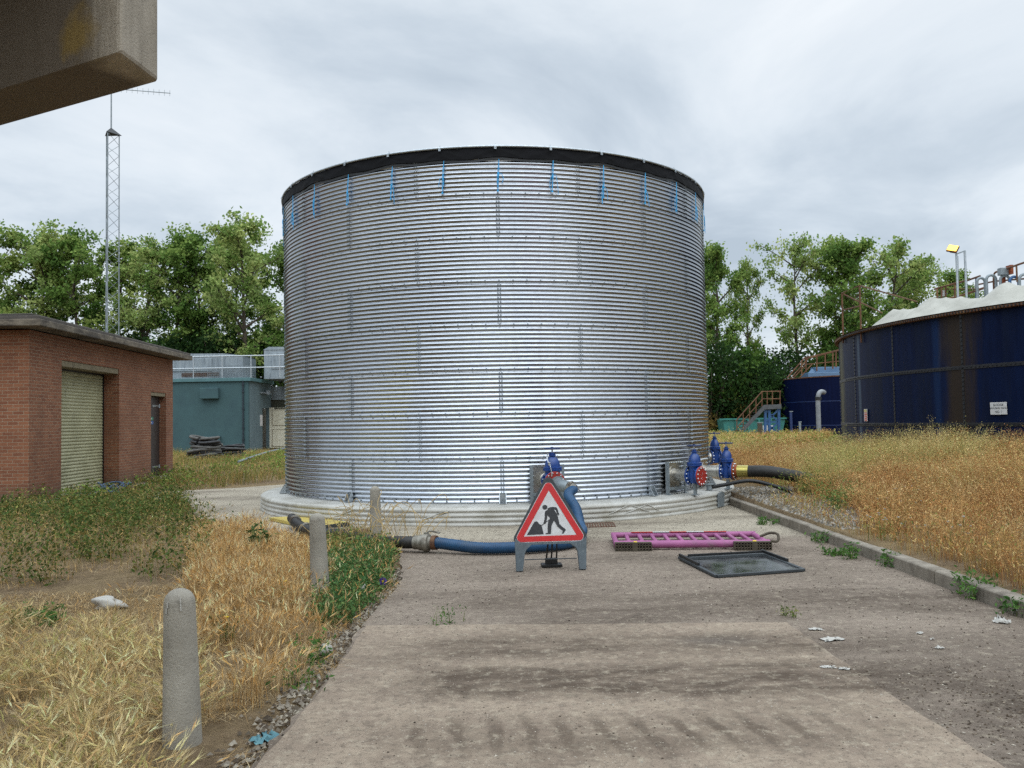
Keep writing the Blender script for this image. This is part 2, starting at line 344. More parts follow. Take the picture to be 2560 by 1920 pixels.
def bluetank_mat(name, c1, c2, cs, streak=.5, bands=()):
    m = bpy.data.materials.new(name); m.use_nodes = True; nt = m.node_tree; b = nt.nodes['Principled BSDF']
    tc = N(nt, 'ShaderNodeTexCoord'); sp = N(nt, 'ShaderNodeSeparateXYZ'); nt.links.new(tc.outputs['Object'], sp.inputs[0])
    st = noise(nt, vmap(nt, tc.outputs['Object'], (1, 1, .05)), .9, 6, .6, .2); st2 = noise(nt, vmap(nt, tc.outputs['Object'], (1, 1, .12)), 4.5, 5, .6)
    c = mixc(nt, ramp(nt, st2, [(.4, 0.), (.7, 1.)]), srgb(c1), srgb(c2))
    c = mixc(nt, ramp(nt, st, [(.53, 0.), (.68, streak)]), c, srgb(cs))
    an = math_(nt, 'ARCTAN2', sp.outputs[0], math_(nt, 'MULTIPLY', sp.outputs[1], -1))
    for a_, w_, col, mx in bands:                       # rusty runs under the overflows
        e = math_(nt, 'ADD', math_(nt, 'DIVIDE', math_(nt, 'ABSOLUTE', math_(nt, 'SUBTRACT', an, a_)), w_), math_(nt, 'MULTIPLY', math_(nt, 'SUBTRACT', st2, .5), 1.6))
        c = mixc(nt, ramp(nt, e, [(.35, mx), (1.15, 0.)]), c, srgb(col))
    nt.links.new(c, b.inputs['Base Color']); b.inputs['Roughness'].default_value = .5; b.inputs['Specular IOR Level'].default_value = .12; b.inputs['IOR'].default_value = 1.35
    return m
M_seam = pm('seam_iron', '#12141b', '#1b1c20', 5, .5)
M_bigtank2 = bluetank_mat('deep_blue_enamel', '#0a1230', '#0d1739', '#151a2d', .4)
def ground_mat():
    m = bpy.data.materials.new('dry_soil'); m.use_nodes = True; nt = m.node_tree; b = nt.nodes['Principled BSDF']
    ge = N(nt, 'ShaderNodeNewGeometry'); p = ge.outputs['Position']
    a = noise(nt, p, .45, 6, .6); f = noise(nt, p, 9, 8, .7); s = noise(nt, vmap(nt, p, (1, 3, 1)), 30, 5, .7)
    c = mixc(nt, ramp(nt, f, [(.35, 0.), (.65, 1.)]), srgb('#5f4f3d'), srgb('#84715a'))
    c = mixc(nt, ramp(nt, a, [(.42, 0.), (.62, .55)]), c, srgb('#94805c'))
    c = mixc(nt, ramp(nt, s, [(.55, 0.), (.70, .6)]), c, srgb('#a8936a'))
    c = mixc(nt, ramp(nt, noise(nt, p, 1.6, 7, .65), [(.56, 0.), (.68, .6)]), c, srgb('#54462f'))
    nt.links.new(c, b.inputs['Base Color']); b.inputs['Roughness'].default_value = .95; b.inputs['Specular IOR Level'].default_value = .1
    bn = N(nt, 'ShaderNodeBump'); bn.inputs['Strength'].default_value = .8; bn.inputs['Distance'].default_value = .03
    nt.links.new(math_(nt, 'ADD', f, s), bn.inputs['Height']); nt.links.new(bn.outputs[0], b.inputs['Normal']); return m
M_ground = ground_mat()
def road_mat(slab):
    m = bpy.data.materials.new('stained_concrete_slab' if slab else 'worn_road_surface'); m.use_nodes = True; nt = m.node_tree; b = nt.nodes['Principled BSDF']
    ge = N(nt, 'ShaderNodeNewGeometry'); p = ge.outputs['Position']; s = N(nt, 'ShaderNodeSeparateXYZ'); nt.links.new(p, s.inputs[0])
    big = noise(nt, vmap(nt, p, (.6, 1.2, 1)), .9, 7, .62, .4); mid = noise(nt, p, 3.2, 8, .65); fine = noise(nt, p, 38, 6, .7); grit = noise(nt, p, 110, 3, .6)
    wob = math_(nt, 'MULTIPLY', math_(nt, 'SUBTRACT', mid, .5), .9)
    yy = math_(nt, 'ADD', s.outputs[1], math_(nt, 'MULTIPLY', wob, .3)); xe = math_(nt, 'ADD', s.outputs[0], wob)
    def lin01(v, a, b): return ramp(nt, math_(nt, 'DIVIDE', math_(nt, 'SUBTRACT', v, min(a, b)), abs(b-a), clamp=True), [(0., 0. if a < b else 1.), (1., 1. if a < b else 0.)])
    def band(y0, y1, e): return math_(nt, 'MULTIPLY', lin01(yy, y0-e, y0+e), lin01(yy, y1+e, y1-e))
    mul = lambda a, b: math_(nt, 'MULTIPLY', a, b); mx_ = lambda a, b: math_(nt, 'MAXIMUM', a, b)
    xm = mul(lin01(xe, -1.0, -.4), lin01(xe, 3.6, 2.2)); xt = mul(lin01(xe, -.95, -.5), lin01(xe, 2.2, 1.5))
    # dried mud: the cleats of a tyre near the front, then two softer tracks across the drive
    wv = math_(nt, 'SINE', mul(math_(nt, 'ADD', math_(nt, 'ADD', s.outputs[0], mul(s.outputs[1], .17)), mul(math_(nt, 'SUBTRACT', noise(nt, p, 1.7, 4), .5), .22)), 2*math.pi/.208))
    cle = ramp(nt, math_(nt, 'ADD', wv, mul(math_(nt, 'SUBTRACT', noise(nt, p, 4.5, 9, .72), .5), 3.2)), [(.05, 0.), (.8, 1.)])
    mot = ramp(nt, noise(nt, vmap(nt, p, (.7, 1.6, 1)), 2.4, 9, .72, .3), [(.38, .3), (.60, 1.)])
    t1 = mx_(mul(mul(band(4.50, 5.05, .14), xt), math_(nt, 'ADD', .34, mul(cle, .42))), mul(mul(band(4.52, 4.80, .10), xt), .5))
    t2 = mul(mul(band(5.42, 6.12, .10), xm), mot); t3 = mul(mul(band(6.32, 6.95, .16), xm), mul(mot, .75)); t4 = mul(mul(band(7.6, 8.6, .25), lin01(xe, -1.1, -.2)), mul(mot, .55))
    mud = math_(nt, 'ADD', mx_(mx_(t1, t2), mx_(t3, t4)), mul(ramp(nt, big, [(.46, 0.), (.68, 1.)]), .4), clamp=True)
    if slab:
        c = mixc(nt, ramp(nt, mid, [(.3, 0.), (.7, 1.)]), srgb('#a0907d'), srgb('#89796a'))
        c = mixc(nt, mul(lin01(xe, 1.2, .6), mul(band(6.9, 7.3, .15), .0)), c, srgb('#5b4e42'))
        sp_ = N(nt, 'ShaderNodeVectorMath', operation='DISTANCE'); nt.links.new(vmap(nt, p, (1, 2.2, 1)), sp_.inputs[0]); sp_.inputs[1].default_value = (1.55, 6.72*2.2, 0)
        c = mixc(nt, ramp(nt, math_(nt, 'ADD', sp_.outputs['Value'], mul(wob, .6)), [(.12, .7), (.5, 0.)]), c, srgb('#57514c'))         # a damp grey patch
    else:
        c = mixc(nt, ramp(nt, big, [(.35, 0.), (.65, 1.)]), srgb('#8f8173'), srgb('#776a5e'))
        c = mixc(nt, ramp(nt, fine, [(.4, 0.), (.7, .6)]), c, srgb('#9a8b7c'))
        c = mixc(nt, lin01(math_(nt, 'ADD', s.outputs[1], mul(wob, .6)), 12.2, 12.8), c, mixc(nt, mid, srgb('#aaa08e'), srgb('#b9ae9a')))
        c = mixc(nt, ramp(nt, noise(nt, vmap(nt, p, (.5, 1, 1), (3.1, 1.7, 0)), .55, 7, .65, .5), [(.5, 0.), (.66, .7)]), c, srgb('#5f5347'))
        crn = mul(lin01(xe, 1.9, 2.9), lin01(yy, 7.0, 5.2))
        c = mixc(nt, mul(crn, ramp(nt, mid, [(.33, .4), (.58, .95)])), c, srgb('#4a3f35'))
    c = mixc(nt, mul(mud, .92), c, srgb('#4a3d31'))
    c = mixc(nt, ramp(nt, noise(nt, p, 17, 9, .75), [(.38, .55), (.52, 0.)]), c, srgb('#5d5348'))            # grime in the pores
    c = mixc(nt, ramp(nt, noise(nt, p, 11, 9, .75), [(.52, 0.), (.66, .5)]), c, srgb('#b3a792'))
    vo = N(nt, 'ShaderNodeTexVoronoi'); vo.inputs['Scale'].default_value = 75; nt.links.new(p, vo.inputs['Vector'])                # aggregate showing through
    sv = N(nt, 'ShaderNodeSeparateColor'); nt.links.new(vo.outputs['Color'], sv.inputs[0])
    st = ramp(nt, vo.outputs['Distance'], [(.22, 1.), (.40, 0.)])
    c = mixc(nt, math_(nt, 'MULTIPLY', st, ramp(nt, sv.outputs[0], [(.90, 0.), (.93, .6)])), c, srgb('#bdb3a2'))
    c = mixc(nt, math_(nt, 'MULTIPLY', st, ramp(nt, sv.outputs[1], [(.82, 0.), (.88, .8)])), c, srgb('#4a4138'))
    ck = N(nt, 'ShaderNodeTexVoronoi', feature='DISTANCE_TO_EDGE'); ck.inputs['Scale'].default_value = .42
    wp = N(nt, 'ShaderNodeVectorMath', operation='ADD'); nt.links.new(p, wp.inputs[0]); nv = N(nt, 'ShaderNodeVectorMath', operation='SCALE'); nt.links.new(noise(nt, p, 1.6, 8, .7, out='Color'), nv.inputs[0]); nv.inputs['Scale'].default_value = 1.3; nt.links.new(nv.outputs[0], wp.inputs[1]); nt.links.new(wp.outputs[0], ck.inputs['Vector'])
    crack = math_(nt, 'MULTIPLY', ramp(nt, ck.outputs['Distance'], [(.002, 1.), (.007, 0.)]), ramp(nt, noise(nt, p, .8, 3), [(.45, 0.), (.6, .2 if slab else .7)]))
    c = mixc(nt, crack, c, srgb('#332b24'))
    nt.links.new(c, b.inputs['Base Color']); b.inputs['Roughness'].default_value = .9; b.inputs['Specular IOR Level'].default_value = .25
    bn = N(nt, 'ShaderNodeBump'); bn.inputs['Strength'].default_value = .45 if slab else .8; bn.inputs['Distance'].default_value = .012
    nt.links.new(math_(nt, 'ADD', math_(nt, 'MULTIPLY', fine, .8), math_(nt, 'ADD', grit, mid)), bn.inputs['Height']); nt.links.new(bn.outputs[0], b.inputs['Normal']); return m

# ------------------------------------------------------------------ the setting: ground, road, kerb
KX = 4.20
def gz(x, y):                                            # height of the soil
    x = np.asarray(x, float); y = np.asarray(y, float)
    left = -.03 + .012*np.sin(x*2.1+1)*np.sin(y*1.7)
    right = .10 + .0075*np.clip(y-8, 0, 34) + .50*np.exp(-((x-12.5)**2/30+(y-17)**2/45)) + .02*np.sin(x*1.3)*np.sin(y*.9)
    far = np.clip((y-24)/20, 0, 1)
    z = np.where(x > KX+.1, right, np.where((x > -1.25), -.06, left))
    z = np.where((y > 19) & (x <= KX+.1), -.03 + .0*y, z)
    return z
def grid_axis(near, far, n, c=0):
    t = np.linspace(-1, 1, n); return c + np.sign(t)*(near*np.abs(t) + (far-near)*np.abs(t)**6)
xs = np.unique(np.r_[grid_axis(14, 900, 121), KX+.06, KX+.12]); ys = np.unique(np.r_[grid_axis(30, 900, 161, 12)])
X, Y = np.meshgrid(xs, ys); V = np.stack([X, Y, gz(X, Y)], -1).reshape(-1, 3)
nx, ny = len(xs), len(ys); I = np.arange(nx*ny).reshape(ny, nx)
F = np.stack([I[:-1, :-1], I[:-1, 1:], I[1:, 1:], I[1:, :-1]], -1).reshape(-1, 4)
tag(quads('ground', V, F, M_ground, smooth=True), kind='structure')

road_poly = [(KX, -6), (KX, 30), (-1, 30), (-5.5, 26.5), (-7.6, 24.2), (-9.4, 23.2), (-9.2, 21.2), (-7.8, 20.2), (-6.9, 18.6), (-5.9, 16.4), (-4.6, 14.6), (-3.1, 13.7), (-2.1, 12.9), (-1.5, 11.6), (-1.22, 9.3), (-1.3, 7.6), (-1.27, 5.8), (-1.34, 4.4), (-1.4, -6)]
def rough_edge(poly, step, amp, skip):
    out = []
    for i, (a, b) in enumerate(zip(poly, poly[1:]+poly[:1])):
        n = 1 if i in skip else max(1, int(math.dist(a, b)/step))
        for k in range(n):
            t = k/n; j = amp if (k and i not in skip) else 0
            out.append((a[0]+(b[0]-a[0])*t+random.uniform(-j, j), a[1]+(b[1]-a[1])*t+random.uniform(-j, j)))
    return out
b = MB(); b.prism(rough_edge(road_poly, .12, .03, (0, 1, 14)), (0, 0, -.08), (1, 0, 0), (0, 1, 0), (0, 0, .08)); tag(b.build('road', road_mat(False)), kind='structure')
slab_poly = [(-1.36, -4), (2.33, -4), (2.33, 4.3), (2.27, 5.3), (2.235, 7.27), (-1.26, 7.42), (-1.25, 5.8), (-1.31, 4.4)]
b = MB(); b.prism(rough_edge(slab_poly, .15, .012, (0,)), (0, 0, -.05), (1, 0, 0), (0, 1, 0), (0, 0, .054)); tag(b.build('concrete_pavement', road_mat(True)), kind='structure')
b = MB(); y = -4.0; kk = 0
while y < 17.2:
    L = .905; dx = random.uniform(-.006, .006); dz = random.uniform(-.004, .004); x0 = KX + dx
    b.prism([(0, -.1), (0, .125+dz), (.02, .14+dz), (.15, .14+dz), (.15, -.1)], (x0, y+.004, 0), (1, 0, 0), (0, 0, 1), (0, L, 0)); y += .915
tag(b.build('kerb', M_kerb, bevel=.008), kind='structure')

# ------------------------------------------------------------------ the big corrugated tank
TC, TR, RING, Z8 = Vector((-.338, 19.337, 0)), 4.558, .7529, .343
Z0 = Z8 + 8*RING; PH0 = .0323
def tdir(phi): return Vector((math.sin(phi), -math.cos(phi), 0))
tank = thing('storage_tank', 'tall round corrugated galvanised tank with a black rim band and blue ties', 'tank', (TC.x, TC.y, .325))
PITCHC = RING/10; AMP = .0115
nb = 8; rows = 10*nb+1
for k in range(8):
    for p in range(10):
        a0 = PH0 + R_(36)*p + (0 if k % 2 else R_(18)); a1 = a0 + R_(36)
        ncol = 25; aa = np.linspace(a0-.006, a1+.006, ncol); zz = np.linspace(0, 1, rows)
        ext = .02; z = Z0 - (k*RING) - zz*(RING+ext)
        prof = AMP*np.cos((Z0-z)/PITCHC*2*np.pi)
        prof = np.sign(prof)*np.abs(prof)**.85*AMP**.15
        rr = TR + prof + .0035*((p+k) % 2) + .004*((7-k) % 2)
        A_, Rr = np.meshgrid(aa, rr); Zz = np.repeat(z[:, None], ncol, 1)
        V = np.stack([np.sin(A_)*Rr, -np.cos(A_)*Rr, Zz-.325], -1).reshape(-1, 3)
        I = np.arange(rows*ncol).reshape(rows, ncol); F = np.stack([I[:-1, :-1], I[1:, :-1], I[1:, 1:], I[:-1, 1:]], -1).reshape(-1, 4)
        BV, BF, nb_ = [], [], len(V)
        def bolt(a, z):
            d = tdir(a); c = d*(TR+AMP+.004) + Vector((0, 0, z-.325)); u, w = basis(d); n_ = nb_+24*(len(BV)//24)
            for r, h in ((.016, -.006), (.016, .002), (.011, .010), (.001, .013)):
                for t in range(6): BV.append(c+d*h+(u*math.cos(t*math.pi/3)+w*math.sin(t*math.pi/3))*r)
            for i in range(3):
                for t in range(6): BF.append((n_+i*6+t, n_+i*6+(t+1) % 6, n_+i*6+6+(t+1) % 6, n_+i*6+6+t))
        for i in range(12): bolt(a0 + R_(3)*i, Z0-(k+1)*RING if k < 7 else Z8+.02)
        for i in range(1, 10 if k < 7 else 9):
            for s in (-1, 1): bolt(a0 + s*.0045, Z0-k*RING-i*PITCHC)
        nf = len(F); po = quads('wall_panel', np.r_[V, np.array(BV)], np.r_[F, np.array(BF)], M_tank, tank, smooth=True)
        po.data.materials.append(M_greyp); mi = np.zeros(len(F)+len(BF), np.int32); mi[nf:] = 1; po.data.polygons.foreach_set('material_index', mi); po.data.polygons.foreach_set('use_smooth', np.r_[np.ones(nf, bool), np.zeros(len(BF), bool)])
def ring_path(r, z, n=240, f=None):
    return [tdir(2*math.pi*i/n)*r + Vector((0, 0, z-.325)) for i in range(n)]
b = MB(); b.tube(ring_path(TR+.035, Z0+.062), .021, 10, closed=True); b.build('top_rail', M_galv, tank, smooth=40)
def band(name, mat, z1, z2, r1, r2, amp, seed, nz=10, n=480):
    rs = np.random.default_rng(seed); ang = np.linspace(0, 2*np.pi, n, endpoint=False)
    V = []; 
    ph = rs.uniform(0, 6.28, 8)
    for i in range(nz):
        t = i/(nz-1)
        # folds hang from the clips (every 12 degrees) and slant to the ties
        c = (ang-PH0)/R_(12); fr = c-np.floor(c+.5)
        fold = np.exp(-(np.abs(fr)-.42*t)**2/.004)*1.0 + .6*np.exp(-(fr*3.0-(t-.5))**2/.05) + .35*np.sin(ang*97+ph[0]+t*3) + .3*np.sin(ang*53+ph[1]-t*2)
        droop = .012*np.sin(ang*15-PH0*15+1.2)
        r = r1+(r2-r1)*t + amp*fold*math.sin(math.pi*min(1, t*.9+.1))
        V.append(np.stack([np.sin(ang)*r, -np.cos(ang)*r, z1+(z2-z1)*t-.325+droop*t + (.012*np.cos(ang*30-30*PH0) if i == nz-1 else 0)], -1))
    V = np.concatenate(V); I = np.arange(nz*n).reshape(nz, n); J = np.roll(I, -1, 1)
    return quads(name, V, np.stack([I[:-1], I[1:], J[1:], J[:-1]], -1).reshape(-1, 4), mat, tank, smooth=True)
band('liner_band', M_liner, Z0+.045, Z0-.145, TR+.022, TR+.040, .010, 1)
band('liner_edge', M_liner2, Z0-.125, Z0-.195, TR+.020, TR+.019, .006, 2, nz=5)
for i in range(30):
    a = PH0 + R_(12)*i
    if math.cos(a) < -.2: continue
    d = tdir(a-.006); b = MB(); t = Vector((d.y, -d.x, 0))
    c = d*(TR+.062) + Vector((0, 0, Z0+.03-.325))
    b.box(c, (.038, .014, .05), rz=math.atan2(d.x, -d.y)); b.lathe([(.026, -.025), (.026, .025)], d*(TR+.035)+Vector((0, 0, Z0+.062-.325)), t, 10)
    b.lathe([(.008, 0), (.008, .012)], c+d*.008, d, 6); b.box(d*(TR+.03)+Vector((0, 0, Z0+.095-.325)), (.014, .014, .03)); b.build('rail_clip', M_galv, tank)
    # a blue tie from the edge of the liner to a seam bolt, with loose tails
    top = tdir(a+.006+random.uniform(-.002, .004))*(TR+.034) + Vector((0, 0, Z0-.165-.325)); bot = tdir(a+random.uniform(-.002, .002))*(TR+.036) + Vector((0, 0, Z0-RING+random.uniform(.0, .05)-.325))
    b = MB()
    for o in (-.006, .007):
        q = [top.lerp(bot, s) + t*(o*math.sin(s*math.pi)*1.6+random.uniform(-.004, .004)) + d*.006 for s in (0, .3, .55, .8, 1)]; b.tube(q, .005, 5)
    kn = top.lerp(bot, random.uniform(.5, .72)) + d*.012
    b.lathe([(.004, -.05), (.013, -.02), (.012, .02), (.004, .05)], kn, (0, 0, 1), 6)
    for s in range(random.choice((2, 2, 3))):
        w = random.uniform(-.09, .09); L = random.uniform(.12, .34); q = [kn, kn+t*w*.6+Vector((0, 0, random.uniform(-.02, .05))), kn+t*w-Vector((0, 0, L*.5)), kn+t*w*random.uniform(.6, 1.3)-Vector((0, 0, L))]
        b.tube(catmull([p+d*.006 for p in q], 4), .0048, 5)
    b.lathe([(.018, -.008), (.018, .012)], bot, d, 6)
    b.build('rope_tie', M_rope, tank)
for i in range(10):
    a = PH0 + R_(36)*i; d = tdir(a); br = MB(); rz = math.atan2(d.x, -d.y); m = Matrix.Rotation(rz, 3, 'Z')
    o = d*(TR+.012)
    for s in (-1, 1):
        br.prism([(0, .0), (.125, .0), (.03, .17), (0, .17)], o + m @ Vector((s*.055-.004, 0, .002)), m @ Vector((0, -1, 0)), (0, 0, 1), m @ Vector((.008, 0, 0)))
    br.box(o + m @ Vector((0, -.003, .09)), (.102, .006, .16), ax=m); br.box(o + m @ Vector((0, -.065, .004)), (.102, .115, .008), ax=m)
    br.lathe([(.022, 0), (.022, .02), (.012, .022), (.012, .05)], o + m @ Vector((0, -.06, .008)), (0, 0, 1), 8)
    br.build('anchor_bracket', M_galv, tank)

# plinth under the tank, wrapped in white sheeting with rounded lobes
pl = thing('tank_plinth', 'low round plinth wrapped in grimy white sheeting under the galvanised tank', 'plinth', (TC.x, TC.y, 0))
PR = 5.05
n = 360; ang = np.linspace(0, 2*np.pi, n, endpoint=False); prof = []
for i in range(33):
    t = i/32; z = .285*(1-t); lob = .022*abs(math.sin(t*math.pi*3.6+.35)); prof.append((PR-.012+lob + .01*t, z))
prof = [(.5, .318), (TR-.2, .318), (TR+.1, .316), (PR-.22, .312), (PR-.07, .306), (PR-.025, .297)] + prof + [(PR-.02, -.05)]
V = []
wr = np.sin(ang*41+1)*.5 + np.sin(ang*67+2)*.5 + np.sin(ang*23)*.6
for i, (r, z) in enumerate(prof):
    k = 1 if r > PR-.1 else .15
    V.append(np.stack([np.sin(ang)*(r+wr*.004*k), -np.cos(ang)*(r+wr*.004*k), np.full(n, z)+np.sin(ang*13+i*.7)*.004*k*(z > .02)], -1))
V = np.concatenate(V); I = np.arange(len(prof)*n).reshape(len(prof), n); J = np.roll(I, -1, 1)
quads('sheeted_side', V, np.stack([I[:-1], I[1:], J[1:], J[:-1]], -1).reshape(-1, 4), M_whitesheet, pl, smooth=True)
for a0 in (R_(-9), R_(27), R_(31), R_(-28), R_(14)):     # taped creases
    b = MB()
    for q in range(2):
        aa = a0 + random.uniform(-.02, .02); L = random.uniform(.06, .11); s = random.choice((-1, 1))
        b.tube([tdir(aa+s*L*k/5)*(PR+.012)+Vector((0, 0, .26-.15*k/5-.02*q)) for k in range(6)], [.003, .008, .009, .008, .007, .003], 6)
    b.build('sheet_crease', M_whitesheet, pl, smooth=60)
b = MB(); a0 = R_(57)
for i in range(5):
    pass
b.prism([(-.17, 0), (.17, 0), (.20, .26), (.05, .28), (-.15, .26)], tdir(a0)*(PR+.02)+Vector((0, 0, .02)), Vector((math.cos(a0), math.sin(a0), 0)), (0, 0, 1), tdir(a0)*.012); b.build('taped_patch', M_greyp, pl)

# ------------------------------------------------------------------ gate valves
def flange(b, y0, y1, r=.172, axis=(0, 1, 0), n=32): b.lathe([(r-.006, y0), (r, y0+.006), (r, y1-.006), (r-.006, y1)], (0, 0, 0), axis, n)
def bolts(b, y, r=.146, n=12, rad=.015, L=.02):
    for i in range(n):
        t = 2*math.pi*(i+.5)/n; b.lathe([(rad, 0), (rad, L*.7), (rad*.6, L)], (r*math.cos(t), y, r*math.sin(t)), (0, 1 if L > 0 else -1, 0), 6)
def make_valve(phi, label, front, z=.68, stub=.36, scale=1.0, posts=True, end=None):
    d = tdir(phi); root = thing('gate_valve', label, 'valve', (TC.x+d.x*(TR+.012), TC.y+d.y*(TR+.012), z), phi+math.pi, 'blue gate valves round the foot of the tank')
    # mounting plate on the corrugated wall
    b = MB(); b.box((0, .02, 0), (.50, .016, .52)); b.cur = 1
    for i in range(7):
        for s in (-1, 1):
            q = -.225 + .075*i
            for (xx, zz) in ((q, s*.235), (s*.225, q)): b.lathe([(.014, 0), (.014, .012), (.007, .024)], (xx, .028, zz), (0, 1, 0), 6)
    b.build('mounting_plate', [M_steel, M_galv], root)
    b = MB(); b.lathe([(.125, .028), (.125, .05), (.112, .055), (.112, stub-.06), (.125, stub-.05), (.125, stub)], (0, 0, 0), (0, 1, 0), 28)
    b.lathe([(.175, .028), (.175, .04)], (0, 0, 0), (0, 1, 0), 28); b.build('pipe_stub', M_steel, root, smooth=40)
    # body
    fy0, fy1 = stub, stub+.24
    b = MB(); flange(b, fy0, fy0+.028); flange(b, fy1-.028, fy1); b.cur = 1; bolts(b, fy0+.028); bolts(b, fy0, L=-.02); b.build('body_flanges', [M_blue, M_chain], root, smooth=40)
    b = MB(); b.lathe([(.12, fy0+.02), (.112, fy0+.07), (.112, fy1-.07), (.12, fy1-.02)], (0, 0, 0), (0, 1, 0), 24)
    cy = (fy0+fy1)/2
    b.lathe([(.06, -.14), (.105, -.125), (.125, -.06), (.128, .06), (.128, .17), (.135, .18)], (0, cy, 0), (0, 0, 1), 28, .72, 1.0)
    b.box((0, cy, 0), (.012, .23, .012)); b.beam((.10, cy, .17), (.135, fy1-.03, .09), .016); b.beam((-.10, cy, .17), (-.135, fy1-.03, .09), .016)
    b.build('valve_body', M_blue, root, smooth=45)
    b = MB(); b.lathe([(.155, .178), (.16, .184), (.16, .205), (.152, .210), (.152, .214), (.16, .219), (.16, .240), (.15, .246)], (0, cy, 0), (0, 0, 1), 32, .8, 1.0)
    b.lathe([(.128, .245), (.126, .29), (.112, .335), (.088, .375), (.058, .405), (.048, .415), (.048, .43)], (0, cy, 0), (0, 0, 1), 28, .8, 1.0)
    b.lathe([(.062, .425), (.062, .443), (.036, .445), (.036, .48)], (0, cy, 0), (0, 0, 1), 16)
    for s in (-1, 1): b.cyl((s*.045, cy, .42), (s*.045, cy, .47), .01, n=6)
    b.build('bonnet', M_blue, root, smooth=40)
    b = MB(); b.cyl((0, cy, .47), (0, cy, .565), .014, n=10); b.build('stem', M_chain, root, smooth=40)
    b = MB(); b.tube([(.125*math.cos(t), cy+.125*math.sin(t), .545) for t in np.linspace(0, 2*math.pi, 33)[:-1]], .011, 8, closed=True)
    for i in range(4):
        t = i*math.pi/2+.5; b.beam((0, cy, .552), (.122*math.cos(t), cy+.122*math.sin(t), .545), .016, .01)
    b.lathe([(.028, .535), (.028, .565), (.016, .572)], (0, cy, 0), (0, 0, 1), 12); b.build('handwheel', M_bluedark, root, smooth=40)
    if front in ('blank', 'outlet'):
        b = MB(); flange(b, fy1+.002, fy1+.026); b.cur = 1; bolts(b, fy1+.026); ef = b.build('end_flange', [M_red, M_chain], root, smooth=40)
        if front == 'blank':
            b = MB(); b.beam((-.02, fy1+.0275, -.07), (.035, fy1+.0275, -.04), .009, .002); b.beam((.035, fy1+.0275, -.04), (-.01, fy1+.0275, -.03), .008, .002)
            b.beam((-.015, fy1+.0275, .0), (.03, fy1+.0275, .02), .008, .002); b.beam((-.02, fy1+.0275, .03), (-.015, fy1+.0275, .06), .008, .002); b.build('chalk_mark', M_signw, ef)
    if posts:
        zb = .318-z
        for s in (-1, 1):
            b = MB(); b.box((s*.27, .10, (zb+.26)/2), (.05, .006, .26-zb)); b.box((s*.27+s*.025, .078, (zb+.26)/2), (.006, .05, .26-zb)); b.box((s*.27, .09, zb+.004), (.11, .09, .008)); b.build('support_post', M_greyp, root)
        b = MB(); b.box((0, .10, -.235), (.5, .04, .05)); b.build('cross_bar', M_greyp, root)
        b = MB(); b.box((0, cy, (zb-.15)/2), (.05, .05, -zb-.15)); b.box((0, cy, zb+.005), (.12, .1, .01)); b.build('stand', M_greyp, root)
    return root, fy1
v1, f1 = make_valve(R_(11.2), 'blue gate valve behind the roadworks sign, feeding the blue hose', 'outlet', .70)
v2, f2 = make_valve(R_(45.8), 'blue gate valve closed off by a plain red end plate', 'blank', .66)
v3, f3 = make_valve(R_(63.0), 'blue gate valve joined to the brass collar of the thick black pipe', 'pipe', .66, posts=False)
v4, f4 = make_valve(R_(99), 'blue gate valve half hidden behind the right edge of the tank', 'none', .80, posts=False)
# chain and padlock on the first valve
b = MB(); cy = .36+.12; P = catmull([(.06, cy-.02, .47), (.10, cy+.05, .42), (.10, cy+.10, .34), (.075, cy+.15, .27), (.06, cy+.165, .18), (.055, cy+.168, .10)], 6)
for i in range(len(P)-1):
    a, c = P[i], P[i+1]; m = (a+c)/2; dd = (c-a).normalized(); u, w = basis(dd); u = u if i % 2 else w
    b.tube([m+dd*.016*math.cos(t)+u*.008*math.sin(t) for t in np.linspace(0, 6.283, 9)[:-1]], .0028, 5, closed=True)
b.build('chain', M_chain, v1); b = MB(); b.box((.085, cy+.135, .30), (.035, .018, .05)); b.build('padlock', M_chain, v1, bevel=.004)
# outlet elbow on the first valve
b = MB(); e = f1+.028
b.lathe([(.128, e-.012), (.132, e), (.128, e+.012)], (-.052, 0, -.035), (0, 1, 0), 28); P = catmull([(-.052, e+.0, -.035), (-.055, e+.10, -.04), (-.085, e+.19, -.05), (-.15, e+.25, -.07)], 5); b.tube(P, .098, 20); b.build('outlet_elbow', M_greyp, v1, smooth=50)
ez = Matrix.Rotation(R_(11.2)+math.pi, 3, 'Z')
def v1w(p): return Vector(v1.location) + ez @ Vector(p)
CP0 = v1w((-.15, e+.25, -.07))
CPd = (ez @ (Vector((-.10, .075, -.05)))).normalized()
# third valve: flange, brass collar
b = MB(); flange(b, f3+.002, f3+.03); b.lathe([(.12, f3+.03), (.125, f3+.09)], (0, 0, 0), (0, 1, 0), 24); b.cur = 1; bolts(b, f3+.03); b.build('rusty_flange', [M_orange, M_chain], v3, smooth=40)
b = MB(); b.lathe([(.118, f3+.09), (.118, f3+.30)], (0, 0, 0), (0, 1, 0), 28); b.build('brass_collar', M_brass, v3, smooth=40)
b = MB(); b.box((0, .5, -.26), (.06, .06, .2)); b.box((0, .5, -.335), (.14, .12, .012)); b.build('stand', M_greyp, v3)

